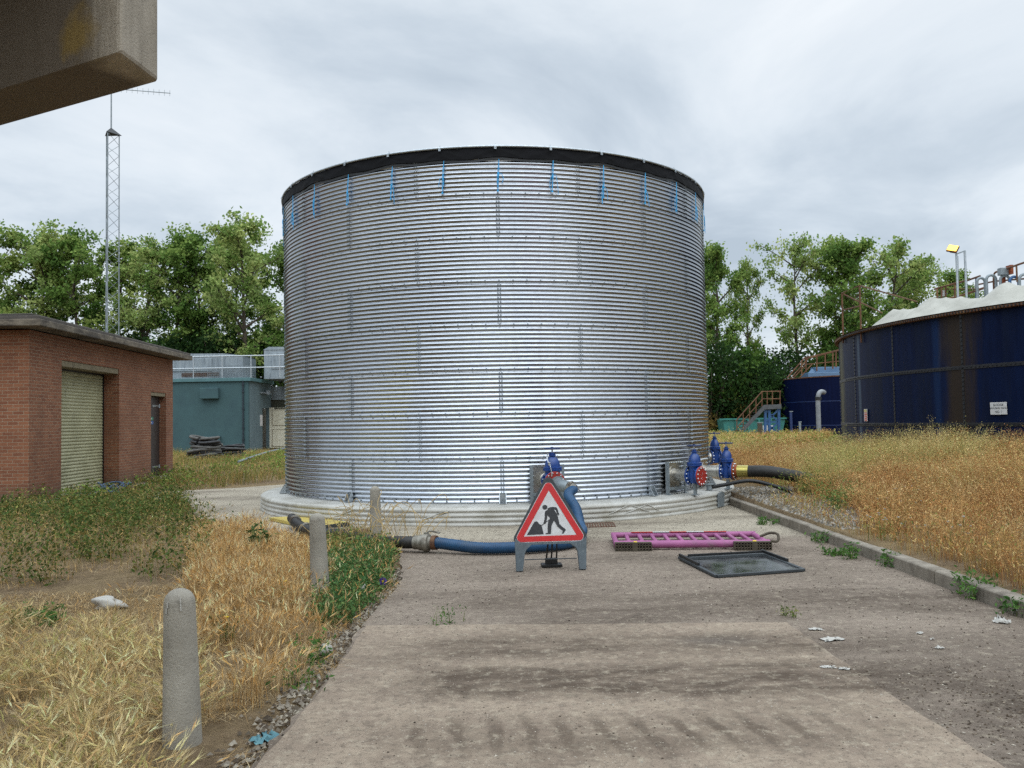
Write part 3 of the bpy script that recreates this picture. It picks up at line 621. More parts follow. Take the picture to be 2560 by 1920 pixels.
# hoses and pipes
def corr_tube(P, r, pitch=.026, amp=.0035, n=16):
    P = catmull(P, 14); out = []; rr = []; acc = 0
    Q = [P[0]]
    for a, c in zip(P, P[1:]):
        L = (c-a).length; k = max(1, round(L/(pitch/6)))
        Q += [a.lerp(c, (i+1)/k) for i in range(k)]
    d = 0
    for i, q in enumerate(Q):
        if i: d += (q-Q[i-1]).length
        rr.append(r + amp*math.cos(2*math.pi*d/pitch))
    b = MB(); b.tube(Q, rr, n); return b
hs = thing('suction_hose', 'blue ribbed suction hose lying on the road behind the roadworks sign', 'hose', (.3, 11.3, 0))
HP = [CP0+CPd*.10, at(1421, 1238, 13.25), at(1440, 1272, 12.95), at(1450, 1313, 12.65), Vector((.94, 12.25, .14)), Vector((.76, 11.68, .087)), Vector((.42, 11.36, .087)), Vector((-.05, 11.22, .087)), Vector((-.45, 11.24, .087)), Vector((-.80, 11.36, .115)), Vector((-1.02, 11.45, .135))]
corr_tube(HP, .073).build('hose_wall', M_hose, hs, smooth=60, world=True)
b = MB(); b.cyl(CP0, CP0+CPd*.13, .105, .09, 20)
b.lathe([(.118, 0), (.125, .012), (.118, .03)], CP0+CPd*.02, CPd, 20); u, w = basis(CPd)
for s in (-1, 1):
    q = CP0+CPd*.03+u*s*.12; b.tube(catmull([q, q+u*s*.05+CPd*.03, q+u*s*.05+CPd*.1, q+u*s*.02+CPd*.14], 4), .010, 6); b.lathe([(.02, -.02), (.02, .02)], q, w, 8)
b.build('lever_coupling', M_worn, hs, smooth=40, world=True)
c0 = Vector((-1.02, 11.45, .135)); cd = Vector((-.93, .34, -.02)).normalized()
b = MB(); b.cyl(c0, c0+cd*.06, .095, n=20); b.build('hose_clamp', M_rust, hs, smooth=40, world=True)
b = MB(); b.lathe([(.085, .05), (.085, .10), (.11, .11), (.12, .13), (.12, .17), (.105, .18), (.105, .24), (.092, .25), (.092, .32)], c0, cd, 20)
u, w = basis(cd)
for s in (-1, 1):
    q = c0+cd*.15+Vector((0, 0, s*.11)); b.tube(catmull([q, q-cd*.05+Vector((0, 0, s*.04)), q-cd*.2+Vector((0, -.02, s*.02))], 4), .012, 6); b.lathe([(.028, -.03), (.028, .03)], q, u, 8)
b.build('ring_coupling', M_worn, hs, smooth=40, world=True)
bp = thing('drain_pipe', 'black rubber pipe with clamped joints running through the weeds by the bollards', 'pipe', (-2.6, 13, 0))
PP = [c0+cd*.30, c0+cd*.55, Vector((-1.9, 12.05, .08)), Vector((-2.45, 12.75, .07))+Vector((-.1, .2, 0)), g(790, 1345)+Vector((0, 0, .08)), g(752, 1330)+Vector((0, 0, .09)), g(730, 1318)+Vector((0, 0, .15))]
b = MB(); b.tube(catmull(PP, 8), .082, 16); b.build('pipe_wall', M_rubber, bp, smooth=50, world=True)
for q0, q1 in ((PP[4], PP[5]), (PP[5], PP[6])):
    b = MB(); dd = (q1-q0).normalized(); b.lathe([(.088, 0), (.098, .01), (.098, .07), (.088, .08)], q0.lerp(q1, .55), dd, 18); b.build('pipe_clamp', M_worn, bp, smooth=40, world=True)
d3 = tdir(R_(63)); o3 = Vector(v3.location)+d3*(f3+.30)
tp = thing('delivery_pipe', 'thick black pipe running from the brass collar into the orange grass', 'pipe', (o3.x, o3.y, 0))
b = MB(); b.tube(catmull([o3-d3*.02, o3+d3*.35, o3+d3*.75+Vector((.05, .1, -.07)), o3+d3*1.1+Vector((.18, .25, -.17)), o3+d3*1.6+Vector((.4, .45, -.3))], 8), .112, 20); b.build('pipe_wall', M_rubber, tp, smooth=50, world=True)
sp = thing('small_pipe', 'thin black flexible pipe arching off the plinth below the thick pipe', 'pipe', (4.1, 16.3, 0))
q0 = Vector((3.75, 16.75, .37)); b = MB(); b.tube(catmull([q0, q0+Vector((.25, -.08, .05)), q0+Vector((.7, -.2, .13)), q0+Vector((1.1, -.25, .05)), q0+Vector((1.6, -.3, -.12)), q0+Vector((2.1, -.2, -.22))], 8), .036, 12); b.build('pipe_wall', M_black, sp, smooth=50, world=True)
b = MB(); b.lathe([(.06, 0), (.06, .1), (.09, .105), (.09, .12)], q0-Vector((.0, .0, .05)), (0, 0, 1), 12); b.build('pipe_socket', M_greyp, sp, smooth=40, world=True)

# ------------------------------------------------------------------ roadworks sign
sg = thing('roadworks_sign', 'red and white triangular roadworks sign on a grey plastic stand', 'sign', (.41, 9.99, 0), R_(4))
K = .000693*1.0
def sp_(x, y): return ((x-730)*K, (1570-y)*K)
TILT = R_(7); SX, SZ = Vector((1, 0, 0)), Vector((0, math.sin(TILT), math.cos(TILT))); SYo = Vector((0, -math.cos(TILT), math.sin(TILT)))
def rtri(pts, r, n=8):
    out = []; m = len(pts)
    for i in range(m):
        p, a, c = (Vector((*pts[j % m], 0)) for j in (i, i-1, i+1)); u = (a-p).normalized(); w = (c-p).normalized()
        h = math.acos(max(-1, min(1, u.dot(w))))/2; L = r/math.tan(h); q = (u+w).normalized(); ce = p+q*(r/math.sin(h)); s = p+u*L; e_ = p+w*L
        a0 = math.atan2(s.y-ce.y, s.x-ce.x); a1 = math.atan2(e_.y-ce.y, e_.x-ce.x); da = (a1-a0+math.pi) % (2*math.pi)-math.pi
        out += [(ce.x+r*math.cos(a0+da*t/n), ce.y+r*math.sin(a0+da*t/n)) for t in range(n+1)]
    return out
frame_tri = rtri([sp_(725, -40), sp_(60, 1135), sp_(1400, 1130)], .062)
leg = [sp_(*p) for p in ((137, 1040), (150, 1570), (258, 1570), (296, 1290), (330, 1222), (412, 1150), (1045, 1143), (1140, 1215), (1168, 1270), (1190, 1568), (1300, 1568), (1326, 1035), (1240, 1000), (230, 1000))]
b = MB(); b.prism(frame_tri, (0, 0, 0), SX, SZ, SYo*.028); b.build('frame', M_framed, sg, bevel=.004)
for s, ks in ((0, (0, 1, 2, 3, 4, 5)), (1, (6, 7, 8, 9, 10, 11))):
    q = [leg[i] for i in ks]
    q = ([sp_(230, 1100)] + q + [sp_(420, 1120)]) if s == 0 else ([sp_(1040, 1115)] + q + [sp_(1240, 1100)])
    b = MB(); b.prism(q, -SYo*.004, SX, SZ, SYo*.06); b.build('leg', M_frame, sg, bevel=.005)
b = MB(); b.prism([sp_(*p) for p in ((230, 1122), (1240, 1118), (1230, 1146), (240, 1150))], SYo*-.006, SX, SZ, SYo*.05); b.build('lower_rail', M_frame, sg, bevel=.003)
b = MB(); b.prism(rtri([sp_(722, 55), sp_(108, 1112), sp_(1345, 1107)], .058), SYo*.0285, SX, SZ, SYo*.003); face = b.build('sign_face', M_signw, sg)
out_ = rtri([sp_(722, 70), sp_(122, 1102), sp_(1330, 1097)], .050, 8); inn = [sp_(725, 268), sp_(288, 1012), sp_(1164, 1006)]
ii = []
for i in range(3): ii += [inn[i]]*9
b = MB(); o_ = SYo*.0335
vs = [o_+SX*x+SZ*y for x, y in out_]+[o_+SX*x+SZ*y for x, y in ii]; m = len(out_)
b.add(vs, [(i, (i+1) % m, (i+1) % m+m, i+m) for i in range(m)]); b.build('red_border', M_signr, sg)
man = [(700, 562), (735, 546), (790, 539), (845, 550), (863, 578), (880, 640), (891, 664), (872, 682), (855, 668), (848, 635), (826, 588), (800, 580), (850, 660), (868, 720), (880, 790), (886, 822), (930, 868), (989, 912), (976, 940), (950, 978), (918, 981), (938, 936), (905, 912), (850, 862), (820, 802), (797, 765), (770, 812), (752, 852), (747, 905), (738, 980), (643, 982), (650, 970), (688, 960), (686, 900), (694, 800), (705, 765), (735, 740), (725, 714), (690, 675), (685, 722), (666, 780), (660, 802), (640, 818), (615, 818), (630, 776), (645, 720), (645, 650), (660, 602), (692, 592)]
b = MB(); o_ = SYo*.0335
b.prism([sp_(*p) for p in man], o_, SX, SZ, SYo*.0012)
b.prism([sp_(653+42*math.cos(t), 543+38*math.sin(t)) for t in np.linspace(0, 6.283, 25)[:-1]], o_, SX, SZ, SYo*.001)
b.prism([sp_(*p) for p in ((738, 730), (742, 742), (640, 808), (596, 842), (583, 838), (600, 824))], o_, SX, SZ, SYo*.0008)
b.prism([sp_(*p) for p in ((340, 988), (400, 890), (462, 790), (480, 772), (515, 771), (530, 782), (546, 815), (580, 830), (596, 866), (606, 920), (619, 982))], o_, SX, SZ, SYo*.001)
b.build('worker_symbol', M_signk, sg)
b = MB()
for x in (-.028, .022, .075): b.beam((x, .03, .31), (x*1.15, .20, .10), .018, .02)
b.box((.025, .20, .075), (.145, .03, .07)); b.box((.03, .24, .022), (.24, .16, .03)); b.build('rear_stay', M_black, sg, bevel=.004)
b = MB(); b.cyl((-.30, .02, .125), (.30, .02, .125), .006, n=8); b.build('tie_rod', M_framed, sg)

# ------------------------------------------------------------------ pink barrier lying flat
pb = thing('plastic_barrier', 'pink plastic pedestrian barrier lying flat on the road with brown feet', 'barrier', (2.33, 11.85, 0), R_(-4))
b = MB(); BW, BD = 2.0, .92
for yy, r in ((-BD/2, .05), (BD/2, .04)): b.tube([(-BW/2, yy, .07), (BW/2, yy, .07)], r, 14)
for xx in (-BW/2+.03, BW/2-.03): b.tube([(xx, -BD/2, .07), (xx, BD/2, .07)], .036, 12)
b.build('outer_rails', M_pink, pb, smooth=40)
for i in range(10):
    x = -BW/2+.03+(BW-.06)*(i+1)/11; b = MB(); b.box((x, 0, .07), (.052, BD, .045)); b.build('bar', M_pink, pb, bevel=.012)
for x0, x1, m in ((-.72, -.42, M_signr), (-.42, -.19, M_signw), (-.19, .05, M_signr), (.05, .29, M_signw), (.29, .6, M_signr)):
    b = MB(); b.box(((x0+x1)/2, BD/2-.012, .112), (x1-x0, .05, .004)); b.build('reflective_strip', m, pb)
for xx in (-.76, .76):
    b = MB(); L, Hh, Dd = .46, .105, .09; y0 = -BD/2-.10
    for i in range(13): b.box((xx-L/2+L*i/12, y0, .055), (.012, Dd, Hh))
    for j in range(4): b.box((xx, y0, .006+j*(Hh-.006)/3), (L, Dd, .012))
    b.box((xx+.02, y0, .055), (.07, Dd+.01, Hh)); b.build('foot', M_foot, pb)
    b = MB(); b.box((xx+.03, y0+.02, .113), (.045, .05, .012)); b.build('foot_clip', M_yelfl, pb)
b = MB(); b.tube(catmull([(BW/2-.05, -.1, .11), (BW/2+.08, -.12, .16), (BW/2+.16, -.2, .15), (BW/2+.14, -.26, .07), (BW/2+.02, -.28, .08)], 6), .018, 8); b.build('strap_hook', M_foot, pb, smooth=50)

# black glazed panel lying on the road
q = [g(1700, 1400), g(1792, 1447), g(2008, 1430), g(1905, 1388)]
q = [Vector((1.98, 10.55, 0)), Vector((2.14, 9.33, 0)), Vector((3.16, 9.62, 0)), Vector((3.03, 10.74, 0))]
gp = thing('glazed_panel', 'black framed glass panel lying flat on the road', 'panel', (2.55, 10.05, 0))
Z_ = [.03, .02, .02, .03]
q = [p+Vector((0, 0, z)) for p, z in zip(q, Z_)]
b = MB()
for i in range(4): b.beam(q[i], q[(i+1) % 4], .045, .03)
b.build('frame', M_framed, gp, world=True, bevel=.004)
b = MB(); s = .9; c = sum(q, Vector())/4; b.prism([(0, 0), (1, 0), (1, 1), (0, 1)], (0, 0, 0), (1, 0, 0), (0, 1, 0), (0, 0, 1)) if False else b.add([c+(p-c)*.985+Vector((0, 0, .002)) for p in q]+[c+(p-c)*.985-Vector((0, 0, .004)) for p in q], [(0, 1, 2, 3), (7, 6, 5, 4), (0, 4, 5, 1), (1, 5, 6, 2), (2, 6, 7, 3), (3, 7, 4, 0)])
b.build('glass_pane', M_glass, gp, world=True)
b = MB(); b.beam(q[0]+Vector((.1, -.02, .025)), q[3]+Vector((0, -.02, .025)), .03, .03); b.beam(q[0]+Vector((0, 0, .03)), q[0].lerp(q[1], .55)+Vector((0, 0, .03)), .025, .035); b.beam(q[3]+Vector((0, .05, .03)), q[3].lerp(q[2], .6)+Vector((.02, 0, .03)), .025, .035)
b.build('channel', M_black, gp, world=True)
b = MB(); b.beam(q[0].lerp(q[1], .16)+Vector((.05, 0, .02)), q[3].lerp(q[2], .16)+Vector((-.05, 0, .02)), .05, .03); b.build('cross_rail', M_framed, gp, world=True)

# ------------------------------------------------------------------ bollards
def bollard(x, y, h, r, tx, ty, label):
    root = thing('bollard', label, 'bollard', (x, y, -.04), 0, 'concrete bollards along the edge of the road')
    prof = [(r*1.0, -.25), (r, 0)]
    for i in range(1, 14): prof.append((r*(1-.20*i/13), (h-r*.75)*i/13))
    rt = prof[-1][0]; z0 = prof[-1][1]
    for i in range(1, 9):
        t = i/8*math.pi/2; prof.append((max(rt*math.cos(t), .004), z0+rt*.95*math.sin(t)))
    b = MB(); b.lathe(prof, (0, 0, 0), (tx, ty, 1), 32); b.build('post', M_boll, root, smooth=50)
    sp = MB()
    return root
B1 = bollard(-1.845, 4.86, .85, .104, -.02, .0, 'nearest concrete bollard, round topped, standing in straw by the road')
B2 = bollard(-1.99, 8.95, .84, .098, -.035, .0, 'round topped concrete bollard rising out of bright green weeds')
B3 = bollard(-2.05, 12.95, .82, .092, -.01, 0, 'farthest concrete bollard, tangled in dry stems before the plinth')
b = MB()
for i in range(5):
    t = random.uniform(-2.4, -.7); zz = .74+random.uniform(-.02, .05); rr = .09
    b.beam((rr*math.cos(t)-.017, rr*math.sin(t), zz), (rr*.96*math.cos(t)-.018, rr*.96*math.sin(t), zz+random.uniform(.02, .04)), .008, .005)
b.build('bird_droppings', M_paper, B1)

# ------------------------------------------------------------------ brick building
n0 = Vector((-11.06, 19.9, 0)); n1 = Vector((-11.63, 29.8, 0)); L = (n1-n0).length; bd = (n1-n0).normalized(); brz = math.atan2(bd.y, bd.x)-math.pi/2
bk = thing('brick_building', 'single storey red brick building with a flat concrete roof and roller shutter', 'building', n0, brz)
# local: +y along the front wall, -x into the building
HT, DEP = 4.0, 7.5
b = MB()
def wallslab(b, y0, y1, z0, z1, t=.6): b.box((-t/2, (y0+y1)/2, (z0+z1)/2), (t, y1-y0, z1-z0))
wallslab(b, 0, 1.62, -.3, HT); wallslab(b, 1.62, 5.25, 3.42, HT); wallslab(b, 5.25, 7.82, -.3, HT); wallslab(b, 7.82, 9.23, 2.85, HT); wallslab(b, 7.82, 9.23, -.3, .1); wallslab(b, 9.23, L, -.3, HT)
b.box((-DEP/2-.3, .15, HT/2-.15), (DEP-.6, .3, HT+.3)); b.box((-DEP/2-.3, L-.15, HT/2-.15), (DEP-.6, .3, HT+.3)); b.box((-DEP-.15+.0, L/2, HT/2-.15), (.3, L, HT+.3))
b.build('wall', M_brick, bk)
b = MB(); b.box((-DEP/2, L/2, HT+.11), (DEP+1.0, L+1.1, .16)); rf = b.build('roof', M_roofe, bk, bevel=.02)
b = MB(); b.box((-DEP/2, L/2, HT+.23), (DEP+.9, L+1.0, .08)); b.box((-DEP/2, L/2+0, HT+.325), (DEP+.4, L+.5, .04)); b.build('roof_felt', M_lead, rf, bevel=.015)
b = MB(); b.box((-.29, 3.435, 3.345), (.54, 3.60, .15)); b.build('lintel', M_lint, bk, bevel=.008)
b = MB(); b.box((-.10, 8.525, 2.79), (.16, 1.36, .12)); b.build('lintel', M_lint, bk, bevel=.006)
b = MB(); z = -.05; prof = []
while z < 3.27:
    for k in range(6):
        t = k/6; prof.append((-.46+.022*math.sin(math.pi*t)**.8, z+.088*t))
    z += .088
m = len(prof); b.add([(x, 1.64, z) for x, z in prof]+[(x, 5.23, z) for x, z in prof], [(i, i+1, i+1+m, i+m) for i in range(m-1)]); b.build('roller_shutter', M_shut, bk, smooth=50)
b = MB(); b.box((-.45, 5.215, 1.6), (.05, .06, 3.3)); b.box((-.45, 1.645, 1.6), (.05, .06, 3.3)); b.box((-.47, 3.435, 3.24), (.08, 3.5, .05)); b.build('shutter_guide', M_black, bk)
b = MB(); b.box((-.24, 8.525, 1.41), (.06, 1.38, 2.62)); dr = b.build('door', M_dooor, bk, bevel=.006)
for zz in (.42, 2.42):
    b = MB(); b.box((-.205, 8.85, zz), (.012, .62, .055)); b.lathe([(.03, -.06), (.03, .06)], (-.2, 9.17, zz), (0, 0, 1), 10); b.build('strap_hinge', M_galv, dr)
b = MB(); b.box((-.204, 8.3, 2.0), (.008, .62, .11)); s1 = b.build('door_sign', pm('sign_green', '#1f7a63', None, 4, .4), dr)
b = MB(); b.box((-.204, 8.3, 1.87), (.008, .62, .11)); s2 = b.build('door_sign', pm('sign_blue', '#235a9a', None, 4, .4), dr)
for s_, zz in ((s1, 2.0), (s2, 1.87)):
    b = MB(); b.box((-.198, 8.34, zz), (.003, .28, .03)); b.build('sign_lettering', M_signw, s_)
b = MB(); b.box((.02, 8.525, .06), (.3, 1.5, .12)); b.build('door_step', M_conc, bk, bevel=.01)
b = MB(); b.box((.12, 3.4, -.0), (.5, 7, .06)); b.build('footing', M_conc, bk)
# blue rope heap by the shutter
rp = thing('rope_heap', 'tangled heap of faded blue rope in front of the shutter', 'rope', (-10.6, 22.4, -.03)); b = MB()
for k in range(7):
    cx, cy_, r0 = random.uniform(-.35, .3), random.uniform(-.5, 1.2), random.uniform(.1, .35)
    b.tube(catmull([(cx+r0*math.cos(t)*random.uniform(.6, 1.3), cy_+r0*math.sin(t)*random.uniform(.6, 1.3), .04+random.uniform(0, .28 if k < 4 else .06)) for t in np.linspace(0, 9, 10)], 4), .022, 6)
b.build('rope_coils', pm('faded_blue_rope', '#5c6f87', '#4a5d78', 20, .8), rp)

# ------------------------------------------------------------------ green building and its roof
gb = thing('green_building', 'dark green rendered flat roofed building with a cream door standing open', 'building', (-18.2, 60.0, 0))
b = MB(); b.box((-5.5, .12, 2.35), (11, .24, 4.9)); b.build('front_wall', M_green, gb)
b = MB(); b.box((-.12, 1.2, 2.35), (.24, 1.9, 4.9)); b.box((-.12, 3.9, 3.9), (.24, 3.5, 1.8)); b.box((-.12, 2.75, 1.45), (.24, 1.2, 3.1)); b.box((-.12, 5.35, 1.45), (.24, .5, 3.1)); b.build('side_wall', M_greenl, gb)
b = MB(); b.box((-5.45, 2.8, 4.93), (11.3, 5.9, .24)); b.build('roof_edge', pm('green_trim', '#50777a', '#476b6f', 2, .6), gb, bevel=.02)
b = MB(); b.box((-.7, 5.0, 1.5), (.06, 5.5, 3.0)); b.build('inner_wall', pm('beige_render', '#8d8678', '#7d7669', 2, .8), gb)
b = MB(); b.cyl((-.35, -.06, 0), (-.35, -.06, 4.9), .055, n=8)
for z in (.8, 1.6, 2.9, 4.1, 4.6): b.lathe([(.085, -.05), (.085, .05)], (-.35, -.06, z), (0, 0, 1), 8)
b.build('downpipe', pm('downpipe_black', '#1c2a33', None, 3, .5), gb)
b = MB(); b.box((-2.6, -.2, 4.0), (1.25, .4, .75)); b.build('vent_cowl', M_green, gb, bevel=.04)
b = MB(); b.box((-2.5, -.12, .8), (1.2, .2, .5)); b.build('vent_cowl', M_green, gb, bevel=.03)
b = MB(); b.box((.1, 3.5, 4.1), (.16, 1.6, .10)); b.box((.25, 4.1, 4.15), (.3, .4, .3)); b.build('wall_light', M_galv, gb)
b = MB(); b.box((.015, 3.0, 2.1), (.03, .55, .8)); b.build('wall_notice', M_signw, gb)
# low link beyond with olive panel, cream door leaf
b = MB(); b.box((1.9, 5.9, 4.15), (4.2, .3, 1.0)); b.build('link_fascia', M_greyclad, gb)
b = MB(); b.box((1.9, 6.0, 3.25), (4.2, .2, 1.0)); b.box((2.2, 7.4, 1.4), (4.6, .2, 3.0)); b.build('link_wall', M_olive, gb)
b = MB(); b.box((.85, 5.2, 1.55), (1.75, .09, 3.0)); dr = b.build('door', M_cream, gb)
for zz, hh in ((2.3, 1.15), (.78, 1.25)):
    b = MB(); b.box((.85, 5.145, zz), (1.25, .03, hh), ); b.cur = 1
    for q_, d_ in (((.85, 5.14, zz+hh/2), (1.3, .03, .035)), ((.85, 5.14, zz-hh/2), (1.3, .03, .035)), ((.22, 5.14, zz), (.035, .03, hh)), ((1.48, 5.14, zz), (.035, .03, hh))): b.box(q_, d_)
    b.build('door_panel', [M_cream, M_lint], dr)
b = MB(); b.box((.8, 5.14, 2.99), (.85, .03, .07)); b.build('door_closer', M_olive, dr)
def housing(x, y, w, d, h, label):
    o = thing('plant_housing', label, 'housing', (x, y, 5.05)); 
    b = MB(); b.box((0, 0, h/2), (w, d, h)); b.build('casing', M_greyclad, o, bevel=.02)
    b = MB(); b.prism([(-w/2-.05, 0), (w/2+.05, 0), (w*.3, .16), (-w*.42, .22)], (0, -d/2-.04, h), (1, 0, 0), (0, 0, 1), (0, d+.08, 0)); b.build('casing_roof', M_greyclad, o)
    b = MB(); b.box((-.1*w, -d/2-.03, h*.62), (w*.55, .06, h*.55)); b.build('access_panel', M_bluelt if False else M_greyclad, o, bevel=.02)
    b = MB()
    for i in range(6): b.box((.05*w, -d/2-.02, h*.12+.05*i), (w*.4, .05, .02))
    b.build('louvre', M_rust, o); return o
housing(-22.2, 62.6, 6.6, 3.2, 1.62, 'grey metal plant housing on the green roof beside the brick building')
housing(-15.6, 64.0, 4.4, 3.2, 2.1, 'taller grey metal plant housing on the green roof beside the tank')
hr = thing('roof_handrail', 'grey tubular handrail along the edge of the green roof', 'handrail', (-18, 60.3, 5.05)); 
for z in (.75, 1.62):
    b = MB(); b.cyl((-11, 0, z*.95), (4, 0, z*.95), .045, n=8); b.build('rail', M_galv, hr)
for x in (-8.1, -6.1, -4.1, -2.1, -.1, 1.9):
    b = MB(); b.cyl((x, 0, 0), (x, 0, 1.54), .045, n=8); b.build('upright', M_galv, hr)
b = MB()
for i in range(22): b.box((-3.2+.14*i, .3, .45), (.025, .02, .9))
for i in range(7): b.box((-1.6, .3, .02+.145*i), (3.1, .02, .025))
b.build('mesh_guard', M_greyp, hr)

# ------------------------------------------------------------------ hose coils
def coil(x, y, r, turns, tr, seed, label, loose=3):
    rs = random.Random(seed); o = thing('hose_coil', label, 'hose', (x, y, 0), 0, 'coiled hoses by the green building'); 
    for layer in range(turns):
        b = MB(); ph = rs.uniform(0, 6); e = rs.uniform(.86, 1.08)*(1-.018*layer); off = (rs.uniform(-.12, .12), rs.uniform(-.12, .12))
        b.tube(catmull([(r*e*math.cos(t+ph)*(1+.10*math.sin(3*t+ph))+off[0], r*e*math.sin(t+ph)*.9+off[1], tr+layer*tr*1.5+.05*math.sin(2*t+ph)+.04*math.sin(t+2*ph)+.05) for t in np.linspace(0, 2*math.pi*.97, 22)], 3), tr, 10)
        b.build('hose_turn', MC[rs.randrange(3)], o, smooth=50)
    return o
MC = [pm('grey_black_hose', '#3a3936', '#292826', 6, .6), pm('black_hose', '#1d1d1e', '#151516', 6, .55), pm('dusty_hose', '#5a5852', '#44423e', 6, .65)]
c1 = g(508, 1150); coil(c1.x, c1.y+.3, .78, 10, .075, 3, 'taller heap of coiled black hose against the green building')
c2 = g(580, 1145); coil(c2.x-.1, c2.y+.1, .74, 7, .058, 5, 'lower heap of coiled grey hose beside the taller black one')

# ------------------------------------------------------------------ lattice mast with aerial
MY = 35.0; mt = at(278, 336, MY); 
ms = thing('radio_mast', 'slim grey lattice mast with a long comb aerial rising behind the brick building', 'mast', (mt.x, MY, 0))
rw = .30; zt = mt.z; tri = [Vector((rw*math.sin(a), rw*math.cos(a), 0)) for a in (R_(60), R_(180), R_(300))]
b = MB(); 
for p in tri: b.cyl(p, p+Vector((0, 0, zt)), .022, n=6)
for z in (zt-5.2, zt-8.3):
    for p in tri: b.box(p+Vector((0, 0, z)), (.10, .10, .03))
b.build('leg_tubes', M_greyp, ms)
b = MB(); nseg = int(zt/.42)
for i in range(nseg):
    for k in range(3):
        p, q = tri[k], tri[(k+1) % 3]; z0, z1 = zt*i/nseg, zt*(i+1)/nseg
        b.cyl((p if i % 2 else q)+Vector((0, 0, z0)), (q if i % 2 else p)+Vector((0, 0, z1)), .009, n=5)
b.build('lattice', M_greyp, ms)
b = MB(); top = Vector((0, 0, zt+.28)); c_ = [p*1.35+Vector((0, 0, zt)) for p in tri]; b.add(c_+[top], [(0, 1, 2), (0, 1, 3), (1, 2, 3), (2, 0, 3)]); b.build('cap_plate', M_black, ms)
b = MB(); b.cyl(top-Vector((0, 0, .2)), top+Vector((0, 0, 3.2)), .03, .022, 6); b.build('pole', M_greyp, ms)
a0 = at(205, 216, MY)-Vector(ms.location); a1 = at(426, 233, MY)-Vector(ms.location)
b = MB(); b.cyl(a0, a1, .016, n=6)
for i in range(17):
    q = a0.lerp(a1, (i+.3)/16.4); b.cyl(q-Vector((0, 0, .12)), q+Vector((0, 0, .12)), .007, n=5)
b.build('aerial', M_greyp, ms)

# ------------------------------------------------------------------ concrete beam overhead
bz = 3.6; k0 = g(300, 131, bz); dl = (g(0, 225, bz)-k0).normalized(); q_ = g(397, 204, bz)-k0; wd = q_.length; de = q_.normalized()
bo = thing('concrete_beam', 'stained concrete beam jutting overhead in the top left corner', 'beam', (k0.x, k0.y, bz))
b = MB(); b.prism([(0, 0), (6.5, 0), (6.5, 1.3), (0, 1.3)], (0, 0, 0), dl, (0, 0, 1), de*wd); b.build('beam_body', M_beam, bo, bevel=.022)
b = MB(); b.prism([(0, 1.3), (9, 1.3), (9, 1.6), (0, 1.6)], -de*3, dl, (0, 0, 1), de*(3+wd)); b.build('shade_deck', M_beam, bo)  # unseen slab added above the beam to shade its face
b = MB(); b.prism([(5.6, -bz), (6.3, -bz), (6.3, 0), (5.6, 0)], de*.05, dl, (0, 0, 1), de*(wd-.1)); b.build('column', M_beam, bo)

# ------------------------------------------------------------------ big blue tank on the right
BT, BR, BH = Vector((23.36, 26.27, 0)), 12.587, 4.3
bt = thing('blue_tank', 'large dark blue bolted tank with streaked panels and a rumpled white cover', 'tank', (BT.x, BT.y, 0))
def bdir(a): return Vector((math.sin(a), -math.cos(a), 0))
def bt_ang(px):                                          # bearing of the wall point a sight line meets
    d = ray(px, 1000); d2 = Vector((d.x, d.y, 0)).normalized(); c = BT.dot(d2); h = math.sqrt(max(BR**2-(BT.length**2-c*c), 0)); p = d2*(c-h)-BT
    return math.atan2(p.x, -p.y)
M_bigtank = bluetank_mat('blue_enamel', '#0a1531', '#0f1d3d', '#1a202c', .7, ((bt_ang(2401), .055, '#3a3126', .85), (bt_ang(2106), .055, '#5a5742', .9), (bt_ang(2150), .012, '#566575', .6), (bt_ang(2345), .014, '#24406a', .3)))
b = MB(); b.lathe([(BR, 0), (BR, BH)], (0, 0, 0), (0, 0, 1), 160); b.build('tank_wall', M_bigtank, bt, smooth=60)
b = MB(); b.lathe([(BR, BH-.07), (BR+.13, BH-.06), (BR+.13, BH), (BR-.05, BH+.005)], (0, 0, 0), (0, 0, 1), 160); b.cur = 1
for i in range(300):
    a = -1.75+2.3*i/300; b.lathe([(.025, 0), (.025, .02)], bdir(a)*(BR+.13)+Vector((0, 0, BH-.03)), bdir(a), 5)
b.build('rim_angle', [M_rust, M_black], bt, smooth=30)
for z in (1.42, 2.87): 
    b = MB(); b.lathe([(BR+.004, z-.05), (BR+.014, z-.045), (BR+.014, z+.045), (BR+.004, z+.05)], (0, 0, 0), (0, 0, 1), 160)
    for i in range(240):
        a = -1.75+2.3*i/240; b.lathe([(.022, 0), (.012, .022)], bdir(a)*(BR+.014)+Vector((0, 0, z)), bdir(a), 5)
    b.build('seam_band', M_seam, bt)
pa = [bt_ang(2121), bt_ang(2236), bt_ang(2460)]; st = 2.7/BR
for a in [pa[1]+st*i for i in range(-3, 8)]:
    b = MB(); d = bdir(a)
    b.box(d*(BR+.002)+Vector((0, 0, BH/2)), (.07, .006, BH-.1), rz=math.atan2(d.x, -d.y))
    for i in range(36): b.lathe([(.024, 0), (.012, .024)], d*(BR+.011)+Vector((0, 0, .1+.115*i)), d, 5)
    b.build('seam_band', M_seam, bt)
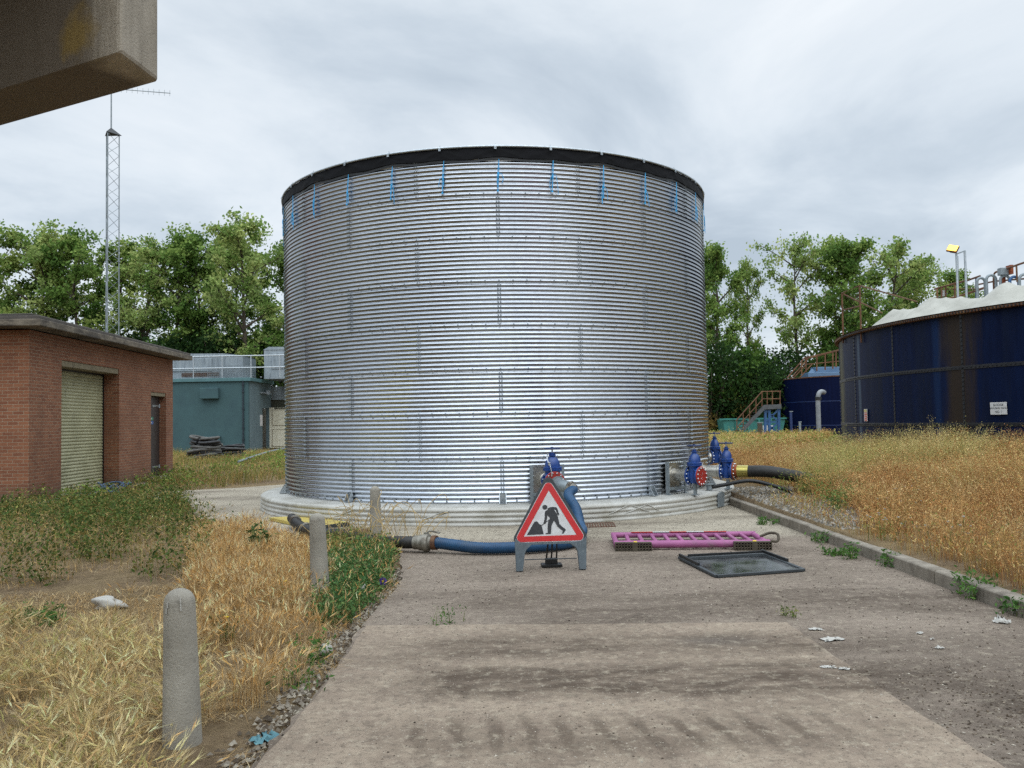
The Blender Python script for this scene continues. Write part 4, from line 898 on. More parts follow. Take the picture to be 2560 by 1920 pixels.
# the cover: a heavy sheet pulled over props, sagging in between
def cover():
    na, nr = 900, 60; A_ = np.linspace(0, 2*np.pi, na, endpoint=False); V = []
    ridges = [[(2150, 1.1, .78), (2205, 1.5, .62)], [(2234, 1.2, .86), (2300, 1.6, .72), (2372, 1.8, .46)], [(2434, 1.2, .88), (2490, 1.4, .68), (2550, 1.5, .46), (2700, 1.4, .34), (2800, 1.2, .7)]]
    segs = []
    for rd in ridges:
        q = [(bt_ang(a_), i_, h_) for a_, i_, h_ in rd]; q = [(math.sin(a_)*(BR-i_), -math.cos(a_)*(BR-i_), h_) for a_, i_, h_ in q]
        for (x0, y0, h0_), (x1, y1, h1_) in zip(q, q[1:]): segs.append((x0, y0, h0_, x1, y1, h1_))
        segs.append(q[0]+(q[0][0]*.6, q[0][1]*.6, .15))
    rs = np.random.default_rng(8); ph = rs.uniform(0, 6.28, 6)
    for j in range(nr):
        r = BR+.14-(BR+.1)*(j/(nr-1))**1.7; X_ = np.sin(A_)*r; Y_ = -np.cos(A_)*r; h = np.full(na, .02)
        for x0, y0, h0_, x1, y1, h1_ in segs:
            dx, dy = x1-x0, y1-y0; t = np.clip(((X_-x0)*dx+(Y_-y0)*dy)/(dx*dx+dy*dy), 0, 1); dd = np.hypot(X_-x0-dx*t, Y_-y0-dy*t); h = np.maximum(h, (h0_+(h1_-h0_)*t)*.88-.85*dd+.05*np.minimum(dd, 1)**2)
        edge = np.clip((BR+.1-r)/1.0, 0, 1); h = np.minimum(h, .015+1.1*edge)
        h += (.003*np.sin(A_*210+r*5+ph[0])+.006*np.sin(A_*97-r*7+ph[1])+.008*np.sin(A_*46+r*3+ph[2])*np.sin(r*9+A_*60))*np.clip(edge*3, 0, 1)
        V.append(np.stack([np.sin(A_)*r, -np.cos(A_)*r, BH+.012+np.maximum(h, 0)], -1))
    V = np.concatenate(V); I = np.arange(na*nr).reshape(nr, na); J = np.roll(I, -1, 1)
    return quads('cover_sheet', V, np.stack([I[:-1], I[1:], J[1:], J[:-1]], -1).reshape(-1, 4), M_cover, bt, smooth=True)
cover()
def wall_sign(name, px, py, w, h, label, cat, colr):
    a = bt_ang(px); d = bdir(a); p = BT+d*(BR+.035); zz = at(px, py, p.y).z
    o = thing(name, label, cat, (p.x, p.y, zz), math.atan2(d.x, -d.y)); b = MB(); b.box((0, 0, 0), (w, .012, h)); b.build('plate', colr, o, bevel=.003); return o
def lettering(txt, size, parent, loc, mat, name='lettering'):
    cu = bpy.data.curves.new(name, 'FONT'); cu.body = txt; cu.size = size; cu.align_x = 'CENTER'; cu.align_y = 'CENTER'; cu.extrude = .001
    t = bpy.data.objects.new('tmp', cu); COL.objects.link(t); bpy.context.view_layer.update()
    me = bpy.data.meshes.new_from_object(t.evaluated_get(bpy.context.evaluated_depsgraph_get())); bpy.data.objects.remove(t)
    me.name = name; me.materials.clear(); me.materials.append(mat); o = bpy.data.objects.new(name, me); COL.objects.link(o)
    o.parent = parent; o.location = loc; o.rotation_euler = (math.pi/2, 0, 0); return o
s = wall_sign('tank_sign', 2498, 1021, .44, .30, 'white lettered name plate on the dark blue tank', 'sign', M_signw)
for t, z, sz in (('SLUDGE', .085, .075), ('HOLDING TANK', .005, .058), ('NO. 1', -.085, .075)): lettering(t, sz, s, (0, -.008, z), M_signk)
s = wall_sign('warning_notice', 2166, 1038, .24, .37, 'small red and yellow warning notice on the dark blue tank', 'notice', M_signw)
b = MB(); b.box((0, -.008, .135), (.21, .004, .075)); b.build('yellow_panel', pm('notice_yellow', '#c9b878', None, 4, .5), s)
b = MB(); b.box((.015, -.008, -.045), (.18, .004, .26)); rp_ = b.build('red_panel', pm('notice_red', '#c0604f', None, 4, .5), s)
b = MB()
for i in range(4): b.box((.015, -.0115, .05-.06*i), (.15, .002, .012))
b.build('text_lines', M_signw, rp_)
# rusty guard frame at the left of the rim
gf = thing('guard_frame', 'rusty tubular guard frame at the left rim of the big blue tank', 'guard rail', tuple(g(2105, 845, BH)))
p0, p1 = g(2108, 830, BH), g(2154, 818, BH)
p0 = at(2107, 828, 28.6); p1 = at(2152, 816, 26.6); h0 = at(2105, 733, 28.6); h1 = at(2149, 714, 26.6); far = at(2292, 754, 33); b = MB()
b.cyl(p0-Vector((0, 0, .4)), h0, .028, n=8); b.cyl(p1-Vector((0, 0, .5)), h1, .028, n=8); b.build('upright', M_rust, gf, world=True)
b = MB(); b.tube([h0, h1, far], .026, 8); b.cyl(p0.lerp(h0, .55), p1.lerp(h1, .5), .022, n=8); b.cyl(at(2108, 735, 28.6), at(2205, 782, 33), .026, n=8); b.build('rail', M_rust, gf, world=True)
# floodlight
LY = 34.0
fl = thing('floodlight', 'lit amber floodlight on twin grey poles above the white cover', 'light', (at(2395, 760, LY).x, LY, 4.3))
b = MB(); b.cyl(at(2396, 780, LY), at(2391, 636, LY), .045, n=8); b.build('pole', M_galv, fl, world=True)
b = MB(); b.cyl(at(2417, 760, LY), at(2412, 628, LY), .045, n=8); b.build('pole', M_galv, fl, world=True)
b = MB(); b.beam(at(2389, 636, LY), at(2413, 627, LY), .05); b.cyl(at(2395, 640, LY), at(2398, 700, LY), .008, n=5); b.build('bracket', M_greyp, fl, world=True)
cn = at(2382, 622, LY-.2); ax = Matrix.Rotation(R_(-34), 3, 'Z') @ Matrix.Rotation(R_(-30), 3, 'X') @ Matrix.Rotation(R_(20), 3, 'Y')
b = MB(); b.box(cn, (.40, .10, .30), ax=ax); b.box(cn+ax @ Vector((.02, .1, .02)), (.26, .16, .2), ax=ax); b.build('lamp_housing', M_rust, fl, world=True, bevel=.02)
b = MB(); b.box(cn+ax @ Vector((0, -.055, 0)), (.35, .014, .25), ax=ax); b.build('lamp_glass', M_lamp, fl, world=True)
# walkway rails and hoops over the tank
wk = thing('walkway_rail', 'rusty walkway handrail running behind the floodlight over the tank', 'handrail', tuple(at(2340, 756, 36)))
b = MB(); b.tube([at(2336, 723, 37), at(2397, 706, 35.5), at(2416, 702, 35), at(2450, 690, 34)], .04, 8); b.tube([at(2336, 756, 37), at(2400, 740, 35.5), at(2460, 720, 34)], .05, 8); b.tube([at(2363, 723, 36.5), at(2440, 722, 34.5)], .025, 6); b.build('rail', M_rust, wk, world=True)
for x, yt in ((2343, 722), (2354, 719), (2364, 716), (2387, 710), (2440, 695)):
    b = MB(); b.cyl(at(x, yt, 36.4), at(x, 757, 36.4), .035, n=6); b.build('upright', M_rust if x < 2400 else M_bluedark, wk, world=True)
b = MB(); b.box(at(2358, 733, 36.5), (.12, .03, .25)); b.build('tag_plate', M_signw, wk, world=True)
up = thing('upper_rail', 'rusty upper handrail with an orange box at the right edge of the frame', 'handrail', tuple(at(2486, 728, 31)))
b = MB(); b.tube(catmull([at(2485, 728, 31), at(2484, 700, 31), at(2486, 684, 31), at(2496, 678, 30.8), at(2530, 667, 30), at(2562, 656, 29.4), at(2640, 632, 28)], 5), .035, 8); b.tube([at(2442, 712, 31.5), at(2487, 703, 31), at(2560, 697, 30), at(2640, 680, 28)], .03, 8); b.build('rail', M_rust, up, world=True)
b = MB(); b.cyl(at(2541, 664, 30), at(2543, 705, 30), .03, n=6); b.build('upright', M_rust, up, world=True)
b = MB(); b.box(at(2509, 679, 30.4), (.32, .25, .26)); b.build('junction_box', M_greyp, up, world=True, bevel=.02)
b = MB(); b.box(at(2524, 675, 30.3), (.10, .3, .32)); b.cyl(at(2506, 690, 30.5), at(2506, 725, 30.5), .05, n=8); b.cyl(at(2512, 690, 30.5), at(2512, 722, 30.5), .03, n=8); b.build('box_bracket', M_orange, up, world=True)
for i, (x0, x1, yt, yb, gl) in enumerate(((2443, 2463, 695, 722, 'farthest grey pipe hoop above the white cover'), (2467, 2491, 688, 726, 'second grey pipe hoop above the white cover, wider than the first'), (2502, 2525, 689, 730, 'grey pipe hoop in front of the orange box'), (2526, 2548, 692, 733, 'bluish grey pipe hoop right of the orange box'), (2550, 2576, 686, 736, 'rightmost grey pipe hoop cut by the frame edge'))):
    o = thing('pipe_hoop', gl, 'pipe', tuple(at(x0, yb, 31-.3*i)), 0, 'grey pipe hoops over the white cover'); Yh = 31-.3*i; a_, c_ = at(x0, yb, Yh), at(x1, yb+2, Yh); r_ = (c_-a_).length/2; tz = at(x0, yt, Yh).z
    P = [a_-Vector((0, 0, .4)), Vector((a_.x, a_.y, tz-r_))] + [Vector((a_.x+r_-r_*math.cos(t), a_.y, tz-r_+r_*math.sin(t))) for t in np.linspace(.2, math.pi-.2, 8)] + [Vector((c_.x, c_.y, tz-r_)), c_-Vector((0, 0, .4))]
    b = MB(); b.tube(P, .05, 10); b.build('pipe_bend', M_greyp if i != 3 else M_support, o, smooth=50, world=True)

# ------------------------------------------------------------------ second blue tank, stairs, skip
T2R = 6.0; tl = at(1951, 947, 64); du = math.asin(T2R/70.5); bearing = math.atan2(tl.x, 64)
cdir = bearing+du; T2 = Vector((70.5*math.sin(cdir), 70.5*math.cos(cdir), 0)); T2H = 4.5
t2 = thing('small_blue_tank', 'smaller plain deep blue tank behind the big one', 'tank', tuple(T2))
b = MB(); b.lathe([(T2R, 0), (T2R, T2H)], (0, 0, 0), (0, 0, 1), 96); b.build('tank_wall', M_bigtank2, t2, smooth=60)
b = MB(); b.lathe([(T2R+.005, T2H-.05), (T2R+.03, T2H-.05), (T2R+.03, T2H+.03), (T2R-.1, T2H+.03)], (0, 0, 0), (0, 0, 1), 96); b.build('rim', M_rust, t2)
for z in (1.05, 2.75):
    b = MB(); b.lathe([(T2R+.003, z-.03), (T2R+.01, z-.03), (T2R+.01, z+.03), (T2R+.003, z+.03)], (0, 0, 0), (0, 0, 1), 96); b.build('seam_band', M_bluedark, t2)
b = MB(); pc = at(2072, 939, 64.5)-T2; b.box(pc, (3.6, 1.6, .42)); b.box(pc+Vector((.4, .2, .42)), (3.0, 1.2, .42)); b.cyl(at(2022, 944, 64.5)-T2, at(2036, 928, 64.5)-T2, .28, n=8); b.build('drive_unit', M_bluelt, t2, bevel=.03)
vp = thing('vent_pipe', 'upright grey pipe with a bend against the smaller blue tank', 'pipe', tuple(at(2047, 1092, 58)))
b = MB(); a_ = at(2048, 1100, 58); b.tube(catmull([a_-Vector((0, 0, 1)), at(2046, 1040, 58), at(2045, 1000, 58), at(2047, 985, 58), at(2053, 979, 58.2), at(2060, 981, 58.6)], 5), .155, 12); b.build('pipe', pm('pale_grey_pipe', '#8d9092', '#777b7e', 3, .5), vp, smooth=50, world=True)
b = MB(); b.cyl(at(2046, 996, 58)-Vector((0, 0, .1)), at(2046, 996, 58)+Vector((0, 0, .1)), .21, n=12); b.build('pipe_collar', M_black, vp, world=True)
# rail along the top of the small tank
tr_ = thing('tank_top_rail', 'rusty handrail climbing to the top of the smaller blue tank', 'handrail', tuple(at(1990, 948, 62)))
b = MB()
for dx, dy in ((0, 0), (10, 14)):
    b.tube([at(1968+dx, 945, 61), at(2012+dx, 894, 61), at(2034, 890+dy*.2, 61), at(2100, 874+dy*.1, 61)], .045, 6)
b.tube([at(1985, 944, 61), at(2016, 911, 61), at(2100, 903, 61)], .04, 6); b.tube([at(2000, 943, 61), at(2030, 911, 61)], .04, 6); b.build('rail', M_rust, tr_, world=True)
for x, yt, yb in ((2004, 905, 935), (2015, 893, 930), (2042, 888, 928), (2063, 884, 925), (2082, 878, 922), (2090, 876, 918)):
    b = MB(); b.cyl(at(x, yt, 61), at(x, yb, 61), .05, n=6); b.build('upright', M_rust, tr_, world=True)
# stair up to a landing
M_stair = pm('dark_galvanised', '#5c5f61', '#4a4c4e', 5, .6, metal=.2)
stt = thing('access_stair', 'grey open stair with rusty rails and a blue braced landing', 'stair', tuple(at(1900, 1085, 58)))
SY = 58.0
for dy in (0, 1.0):
    b = MB(); b.beam(at(1846, 1086, SY+dy), at(1913, 1016, SY+dy), .08, .24); b.beam(at(1910, 1018, SY+dy), at(1953, 1016, SY+dy), .1, .3); b.build('stringer', M_stair, stt, world=True)
for i in range(9):
    p = at(1850+60*i/8, 1080-60*i/8, SY); b = MB(); b.box(p+Vector((0, .5, .1)), (.28, .95, .05)); b.build('tread', M_black, stt, world=True)
for dy in (0, 1.0):
    b = MB(); b.tube([at(1840, 1052, SY+dy), at(1905, 979, SY+dy), at(1952, 978, SY+dy)], .04, 6); b.tube([at(1843, 1068, SY+dy), at(1908, 997, SY+dy), at(1952, 997, SY+dy)], .035, 6); b.build('rail', M_rust, stt, world=True)
    for x, yt, yb in ((1842, 1050, 1085), (1858, 1032, 1070), (1874, 1014, 1053), (1890, 996, 1036), (1905, 980, 1016), (1918, 979, 1015), (1931, 979, 1015), (1950, 979, 1015)):
        b = MB(); b.cyl(at(x, yt, SY+dy), at(x, yb, SY+dy), .035, n=6); b.build('upright', M_rust, stt, world=True)
for x in (1913, 1923, 1947):
    b = MB(); b.beam(at(x, 1018, SY+.2), at(x, 1087, SY+.2), .16); b.build('support_leg', M_support, stt, world=True)
b = MB()
for x0, x1, y0, y1 in ((1913, 1947, 1024, 1055), (1947, 1913, 1024, 1055), (1913, 1947, 1055, 1085), (1947, 1913, 1055, 1085), (1913, 1947, 1055, 1055)): b.beam(at(x0, y0, SY+.2), at(x1, y1, SY+.2), .10)
b.build('bracing', M_support, stt, world=True)
skp = thing('waste_skip', 'turquoise steel skip with sloping ends beyond the meadow', 'skip', tuple(at(1880, 1087, 66)))
SKY = 63.5; b = MB(); xl, xr = at(1808, 1087, SKY).x, at(1958, 1087, SKY).x; zb, zt2 = .3, at(1880, 1047, SKY).z
b.prism([(xl+.18, zb), (xr-.1, zb), (xr+.2, zt2), (xl, zt2)], (0, SKY, 0), (1, 0, 0), (0, 0, 1), (0, 1.8, 0)); b.build('hull', M_teal, skp, world=True)
for f in (.22, .42, .6, .8):
    b = MB(); x = xl+(xr-xl)*f; b.box((x, SKY-.06, (zb+zt2)/2), (.14, .12, zt2-zb-.1)); b.build('rib', M_teal, skp, world=True)
b = MB(); b.box(((xl+xr)/2, SKY-.05, zt2), (xr-xl+.5, .14, .12)); b.build('top_edge', M_teal, skp, world=True)
b = MB(); b.box(at(1920, 1072, 63.3), (.75, .04, .5)); b.build('skip_label', M_signw, skp, world=True)
def post_thing(name, label, x, y0, y1, Yd, w, mat, cat):
    o = thing(name, label, cat, tuple(at(x, y1, Yd))); b = MB(); a_, c_ = at(x, y0, Yd), at(x, y1+6, Yd); b.box((a_+c_)/2, (w, w*.6, a_.z-c_.z)); b.build('case', mat, o, world=True, bevel=.02)
    b = MB(); b.box(a_+Vector((0, 0, .03)), (w*1.25, w*.8, .06)); b.build('cap', M_greyp, o, world=True); return o
post_thing('control_box', 'dark control cabinet standing before the turquoise skip', 1900, 1058, 1084, 56, .28, M_foot, 'cabinet')
post_thing('valve_post', 'short grey post at the foot of the smaller blue tank', 1978, 1030, 1088, 57, .16, M_bluedark, 'post')
post_thing('marker_post', 'pale post standing against the smaller blue tank', 2000, 1056, 1088, 56, .14, M_greyp, 'post')

# ------------------------------------------------------------------ trees
def diamonds(c, sz, rs, up=.35, asp=.7):
    n = len(c); nrm = rs.normal(size=(n, 3)); nrm[:, 2] += up; nrm /= np.linalg.norm(nrm, axis=1, keepdims=True)
    t = rs.normal(size=(n, 3)); t -= nrm*np.sum(t*nrm, 1, keepdims=True); t /= np.linalg.norm(t, axis=1, keepdims=True)
    s = np.cross(nrm, t); sz = sz[:, None]
    V = np.stack([c-t*sz*.5, c+s*sz*asp*.5+nrm*sz*.08, c+t*sz*.55, c-s*sz*asp*.5+nrm*sz*.08], 1)
    return V.reshape(-1, 3), np.arange(4*n).reshape(n, 4)
def lin(h): return np.array(srgb(h, .92)[:3])
def make_tree(name, seed, h, rad, label, group, bare=.28, dens=1.0, cols=('#5d7a35', '#4a6a2c', '#75893f'), ivy=False, leaf=(.18, .34), nl=17, cat='tree'):
    rs = np.random.default_rng(seed); root = thing(name, label, cat, (0, 0, 0), 0, group)
    b = MB(); lean = rs.normal(0, .03, 2); tp = [Vector((lean[0]*z+.25*math.sin(z*.5+seed), lean[1]*z, z)) for z in np.linspace(-.3, h*.93, 9)]
    b.tube(tp, list(np.linspace(h*.017, .03, 9)), 8); cl = []
    def tat(z):
        t = (z+.3)/(h*.93+.3)*8; i = min(int(t), 7); return tp[i].lerp(tp[i+1], t-i)
    for i in range(nl):
        z = h*(bare+(.92-bare)*(i+rs.uniform(0, .8))/nl); f = (z/h-bare)/(1-bare); reach = rad*(math.sin(math.pi*min(1, .18+.8*f))**.8)*rs.uniform(.65, 1.2)
        az = i*2.4+rs.uniform(-.5, .5); up_ = rs.uniform(.5, 1.1); s = tat(z); dv = Vector((math.cos(az), math.sin(az), up_)).normalized(); Lb = reach*rs.uniform(1.0, 1.35)
        P = [s, s+dv*Lb*.5, s+dv*Lb+Vector((0, 0, -.04*Lb))]; b.tube(P, [.012*h*(1-f*.7)*.6+.02, .045, .015], 5)
        for k in range(6):
            t = .35+.65*(k+rs.uniform(0, 1))/6; q = P[0].lerp(P[1], t*2) if t < .5 else P[1].lerp(P[2], t*2-1)
            sd = Vector(rs.normal(size=3))*(.28+.2*reach*.35); q2 = q+sd; b.tube([q, q2], [.025, .008], 4)
            cl.append((q2, .27+.10*reach*.35)); cl.append((q.lerp(q2, .4), .24))
    for k in range(14): cl.append((tat(h*(.86+.07*rs.uniform()))+Vector(rs.normal(size=3))*.35+Vector((0, 0, rs.uniform(0, .07*h))), .33))
    b.build('trunk', M_bark, root, smooth=60)
    C = []; S = []; T = []
    pal = [lin(c) for c in cols]
    for q, sg_ in cl:
        n = int(rs.integers(18, 84)*dens*.9); C.append(np.array(q)+rs.normal(size=(n, 3))*np.array([sg_, sg_, sg_*.75])); S.append(rs.uniform(*leaf, n))
        base = pal[rs.integers(len(pal))]*rs.uniform(.85, 1.15); T.append(base*rs.uniform(.75, 1.25, (n, 1)))
    if ivy:
        for z in np.linspace(.5, h*.62, 40):
            n = int(110*dens); C.append(np.array(tat(z))+rs.normal(size=(n, 3))*np.array([.55, .55, .3])); S.append(rs.uniform(.2, .34, n)); T.append(lin('#22361d')*rs.uniform(.7, 1.3, (n, 1)))
    C = np.concatenate(C); S = np.concatenate(S); T = np.concatenate(T)
    V, F = diamonds(C, S, rs); quads('crown', V, F, M_leaf, root, np.repeat(T, 4, 0)); return root
G1 = ('#82994f', '#6a8742', '#98a85c'); G2 = ('#68843f', '#567437', '#7f954c'); G3 = ('#8fa35e', '#748f49', '#a4b06a')
WF = {'thin lower tree left of the gap of sky': .55, 'open branched tree with sky showing right of the gap': .78, 'dense tree rising beside the right edge of the galvanised tank': .85, 'leafy tree in the middle of the right hand group': .85}
def put(proto, x, y, z, s, rz, label, zs=1.0):
    w_ = WF.get(label, 1.0); s, zs = s*w_, zs/w_
    o = proto; o.location = (x, y, z); o.scale = (s, s, s*zs); o.rotation_euler = (0, 0, rz)
    if label: o['label'] = label
TL = 'trees behind the buildings on the left'; TRg = 'trees behind the tanks on the right'
protosL = [make_tree('poplar_tree', 11, 18, 3.6, 'x', TL, cols=G1), make_tree('poplar_tree', 12, 18, 3.0, 'x', TL, cols=G2, ivy=True), make_tree('poplar_tree', 13, 18, 3.9, 'x', TL, cols=G3, dens=.85), make_tree('poplar_tree', 14, 18, 3.2, 'x', TL, cols=G2)]
leftT = [ # px, top py, depth, proto, label
 (-30, 560, 71, 0, 'broad green tree cut by the left frame edge'), (60, 556, 72, 2, 'pale green tree above the left end of the brick roof'),
 (130, 590, 75, 1, 'darker ivy clad tree second from the left frame edge'), (205, 572, 72, 3, 'slender tree just left of the lattice mast'),
 (285, 600, 74, 0, 'low bushy tree directly behind the lattice mast'), (352, 605, 72, 2, 'light green tree just right of the lattice mast'),
 (430, 583, 71, 3, 'tall full tree above the roof of the green building'), (500, 578, 73, 1, 'dark ivy trunked tree right of the tall full tree'),
 (575, 585, 75, 0, 'leafy tree above the gap between the two grey housings'), (632, 545, 70, 2, 'tallest feathery tree close to the left edge of the galvanised tank'), (705, 615, 76, 3, 'tree half hidden by the left edge of the galvanised tank')]
used = set()
for i, (px, py, Yd, k, lab) in enumerate(leftT):
    o = protosL[k] if k not in used else copy_tree(protosL[k]); used.add(k); p = at(px, py, Yd); put(o, p.x, Yd, -.05, (p.z+.3)/18.2, i*1.3, lab)
protosR = [make_tree('poplar_tree', 21, 16, 3.3, 'x', TRg, cols=G2, dens=.95), make_tree('poplar_tree', 22, 16, 3.7, 'x', TRg, cols=G3, bare=.34, dens=.62, nl=15), make_tree('poplar_tree', 23, 16, 3.2, 'x', TRg, cols=G1, bare=.3, dens=.8)]
rightT = [(1790, 605, 72, 0, 'dense tree rising beside the right edge of the galvanised tank'), (1868, 655, 76, 2, 'thin lower tree left of the gap of sky'), (1985, 590, 74, 1, 'open branched tree with sky showing right of the gap'),
 (2075, 600, 76, 2, 'leafy tree in the middle of the right hand group'), (2140, 592, 73, 0, 'tall tree behind the rusty guard frame'), (2215, 605, 76, 1, 'tree with drooping edge left of the floodlight'), (2285, 665, 80, 2, 'small tree just left of the floodlight poles'), (2385, 672, 84, 0, 'low tree crown seen between the floodlight poles'), (1722, 618, 77, 2, 'tree mostly hidden behind the right edge of the galvanised tank')]
used = set()
for i, (px, py, Yd, k, lab) in enumerate(rightT):
    o = protosR[k] if k not in used else copy_tree(protosR[k]); used.add(k); p = at(px, py, Yd); put(o, p.x, Yd, .3, (p.z)/16.2, i*1.7+.4, lab)
# undergrowth: separate bushes below the trees
def make_bush(name, seed, w, h, label, group, cols, n=5200, leaf=(.18, .34)):
    rs = np.random.default_rng(seed); root = thing(name, label, 'bush', (0, 0, 0), 0, group); b = MB(); C = []; S = []; T = []
    for i in range(16):
        az = rs.uniform(0, 6.28); e = Vector((math.cos(az)*w*.45*rs.uniform(.3, 1), math.sin(az)*w*.35*rs.uniform(.3, 1), h*rs.uniform(.5, .95))); b.tube([(0, 0, 0), e*.5+Vector((0, 0, .2)), e], [.09, .05, .015], 5)
    b.build('stems', M_bark, root)
    k = 46
    for i in range(k):
        az = rs.uniform(0, 6.28); rr = math.sqrt(rs.uniform()); z = h*rs.uniform(.04, .92); sc = math.sqrt(max(.08, 1-(z/h)**2)); c = np.array([math.cos(az)*rr*w*.5*sc, math.sin(az)*rr*w*.38*sc, z])
        m = n//k; C.append(c+rs.normal(size=(m, 3))*np.array([.45, .45, .36])*h/4.5); S.append(rs.uniform(*leaf, m)); T.append(lin(cols[rs.integers(len(cols))])*rs.uniform(.7, 1.25, (m, 1)))
    C = np.concatenate(C); C[:, 2] = np.abs(C[:, 2]); V, F = diamonds(C, np.concatenate(S), rs); quads('foliage', V, F, M_leaf, root, np.repeat(np.concatenate(T), 4, 0)); return root
UG = 'bushes under the trees'
DK = ('#2c4420', '#385227', '#24391c'); MD = ('#4c6a2c', '#3d5a27', '#5a7533'); DRY = ('#7c7a40', '#8c7a45', '#66723a')
pbush = [make_bush('bush', 31, 8, 7, 'x', UG, DK), make_bush('bush', 32, 7, 5.5, 'x', UG, MD), make_bush('bush', 33, 7, 3.2, 'x', UG, DRY)]
bushes = [(1772, 870, 68, 0, 'dark bush beside the tank above the turquoise skip'), (1845, 880, 70, 1, 'mid green bush left of the rusty stair rails'), (1905, 915, 67, 0, 'dark ivy covered bush above the stair landing'), (1965, 880, 70, 0, 'dark bush directly over the smaller blue tank'), (2120, 850, 74, 1, 'green bush behind the guard frame'),
 (1780, 975, 70, 2, 'dry yellowish bush left of the turquoise skip'), (1860, 965, 70, 2, 'dry brown bush behind the turquoise skip'), (1925, 960, 70, 2, 'dry scrub seen through the blue braced landing'),
 (2230, 775, 78, 1, 'green bush behind the white cover left of the walkway rail'), (20, 830, 70, 0, 'dark bush over the left end of the brick roof'), (290, 840, 70, 0, 'dark bush at the foot of the lattice mast'), (470, 850, 69, 0, 'black green bush behind the gap in the roof handrail'), (560, 840, 70, 0, 'dark bush behind the mesh guard'), (720, 830, 72, 1, 'bush touching the left edge of the galvanised tank')]
used = set(); hh = (7, 5.5, 3.2)
for i, (px, py, Yd, k, lab) in enumerate(bushes):
    o = pbush[k] if k not in used else copy_tree(pbush[k]); used.add(k); p = at(px, py, Yd); s_ = p.z/hh[k]; put(o, p.x, Yd, 0, min(max(s_, .8), 1.6), i*.9, lab, zs=s_/min(max(s_, .8), 1.6))

# ------------------------------------------------------------------ grass and weeds
def blades(P, h, w, az, bend, col, rs, seg=3):
    n = len(P); t = np.linspace(0, 1, seg+1); dirx, diry = np.cos(az), np.sin(az); fx, fy = -diry, dirx
    V = np.zeros((n, seg+1, 2, 3))
    for i, s in enumerate(t):
        off = bend*h*s**2; z = h*s*(1-.35*bend*s); ww = w*(1-.88*s)*.5
        cx, cy = P[:, 0]+dirx*off, P[:, 1]+diry*off
        V[:, i, 0] = np.stack([cx-fx*ww, cy-fy*ww, P[:, 2]+z], -1); V[:, i, 1] = np.stack([cx+fx*ww, cy+fy*ww, P[:, 2]+z], -1)
    tip = V[:, -1].mean(1); k = 2*(seg+1); base = np.arange(n)[:, None]*k
    F = np.concatenate([base+np.array([2*i, 2*i+1, 2*i+3, 2*i+2]) for i in range(seg)])
    tan = tip-V[:, -2].mean(1); tan /= np.linalg.norm(tan, axis=1, keepdims=True)+1e-9
    return V.reshape(-1, 3), F, np.repeat(col, k, 0), tip, tan
def ears(tip, tan, L, w, col, rs, awn=0):
    n = len(tip); r = rs.normal(size=(n, 3)); s = np.cross(tan, r); s /= np.linalg.norm(s, axis=1, keepdims=True)+1e-9; s2 = np.cross(tan, s); Vs = []
    L = L[:, None]; w = w[:, None]
    for q in (s, s2): Vs.append(np.stack([tip-tan*L*.1, tip+tan*L*.4+q*w*.5, tip+tan*L, tip+tan*L*.4-q*w*.5], 1))
    for k in range(awn):
        a = rs.uniform(-.45, .45, (n, 1)); b_ = rs.uniform(-.45, .45, (n, 1)); d = tan+s*a+s2*b_; f = rs.uniform(.2, .8, (n, 1)); o = tip+tan*L*f
        Vs.append(np.stack([o-s2*.0008, o+s*.0012, o+d*L*1.1, o-s*.0012], 1))
    V = np.concatenate(Vs).reshape(-1, 3); return V, np.arange(len(V)).reshape(-1, 4), np.repeat(np.tile(col, (2+awn, 1)), 4, 0)
class Bag:
    def __init__(s): s.V = []; s.F = []; s.C = []; s.n = 0
    def add(s, V, F, C): s.V.append(V); s.F.append(F+s.n); s.C.append(C); s.n += len(V)
    def build(s, name, mat, parent=None): return quads(name, np.concatenate(s.V), np.concatenate(s.F), mat, parent, np.concatenate(s.C))
def inside(poly, x, y):
    r = np.zeros(len(x), bool); n = len(poly)
    for i in range(n):
        (x0, y0), (x1, y1) = poly[i], poly[(i+1) % n]
        c = ((y0 > y) != (y1 > y)) & (x < (x1-x0)*(y-y0)/(y1-y0+1e-12)+x0); r ^= c
    return r
D_ = 1.1573
def region(pts): return [tuple(g(x*D_, y*D_)[:2]) for x, y in pts]
def vnoise(x, y, s, seed):
    rs = np.random.default_rng(seed); T = rs.uniform(size=(64, 64)); fx, fy = x/s, y/s; ix, iy = np.floor(fx).astype(int), np.floor(fy).astype(int); u, v = fx-ix, fy-iy; u = u*u*(3-2*u); v = v*v*(3-2*v)
    q = lambda a, b_: T[a % 64, b_ % 64]
    return (q(ix, iy)*(1-u)+q(ix+1, iy)*u)*(1-v)+(q(ix, iy+1)*(1-u)+q(ix+1, iy+1)*u)*v
def scatter(poly, n, rs):
    a = np.array(poly); lo, hi = a.min(0), a.max(0); P = rs.uniform(lo, hi, (n, 2)); return P[inside(poly, P[:, 0], P[:, 1])]
def pick(cols, n, rs, var=.28): return np.array([lin(c) for c in cols])[rs.integers(len(cols), size=n)]*rs.uniform(1-var, 1+var, (n, 1))
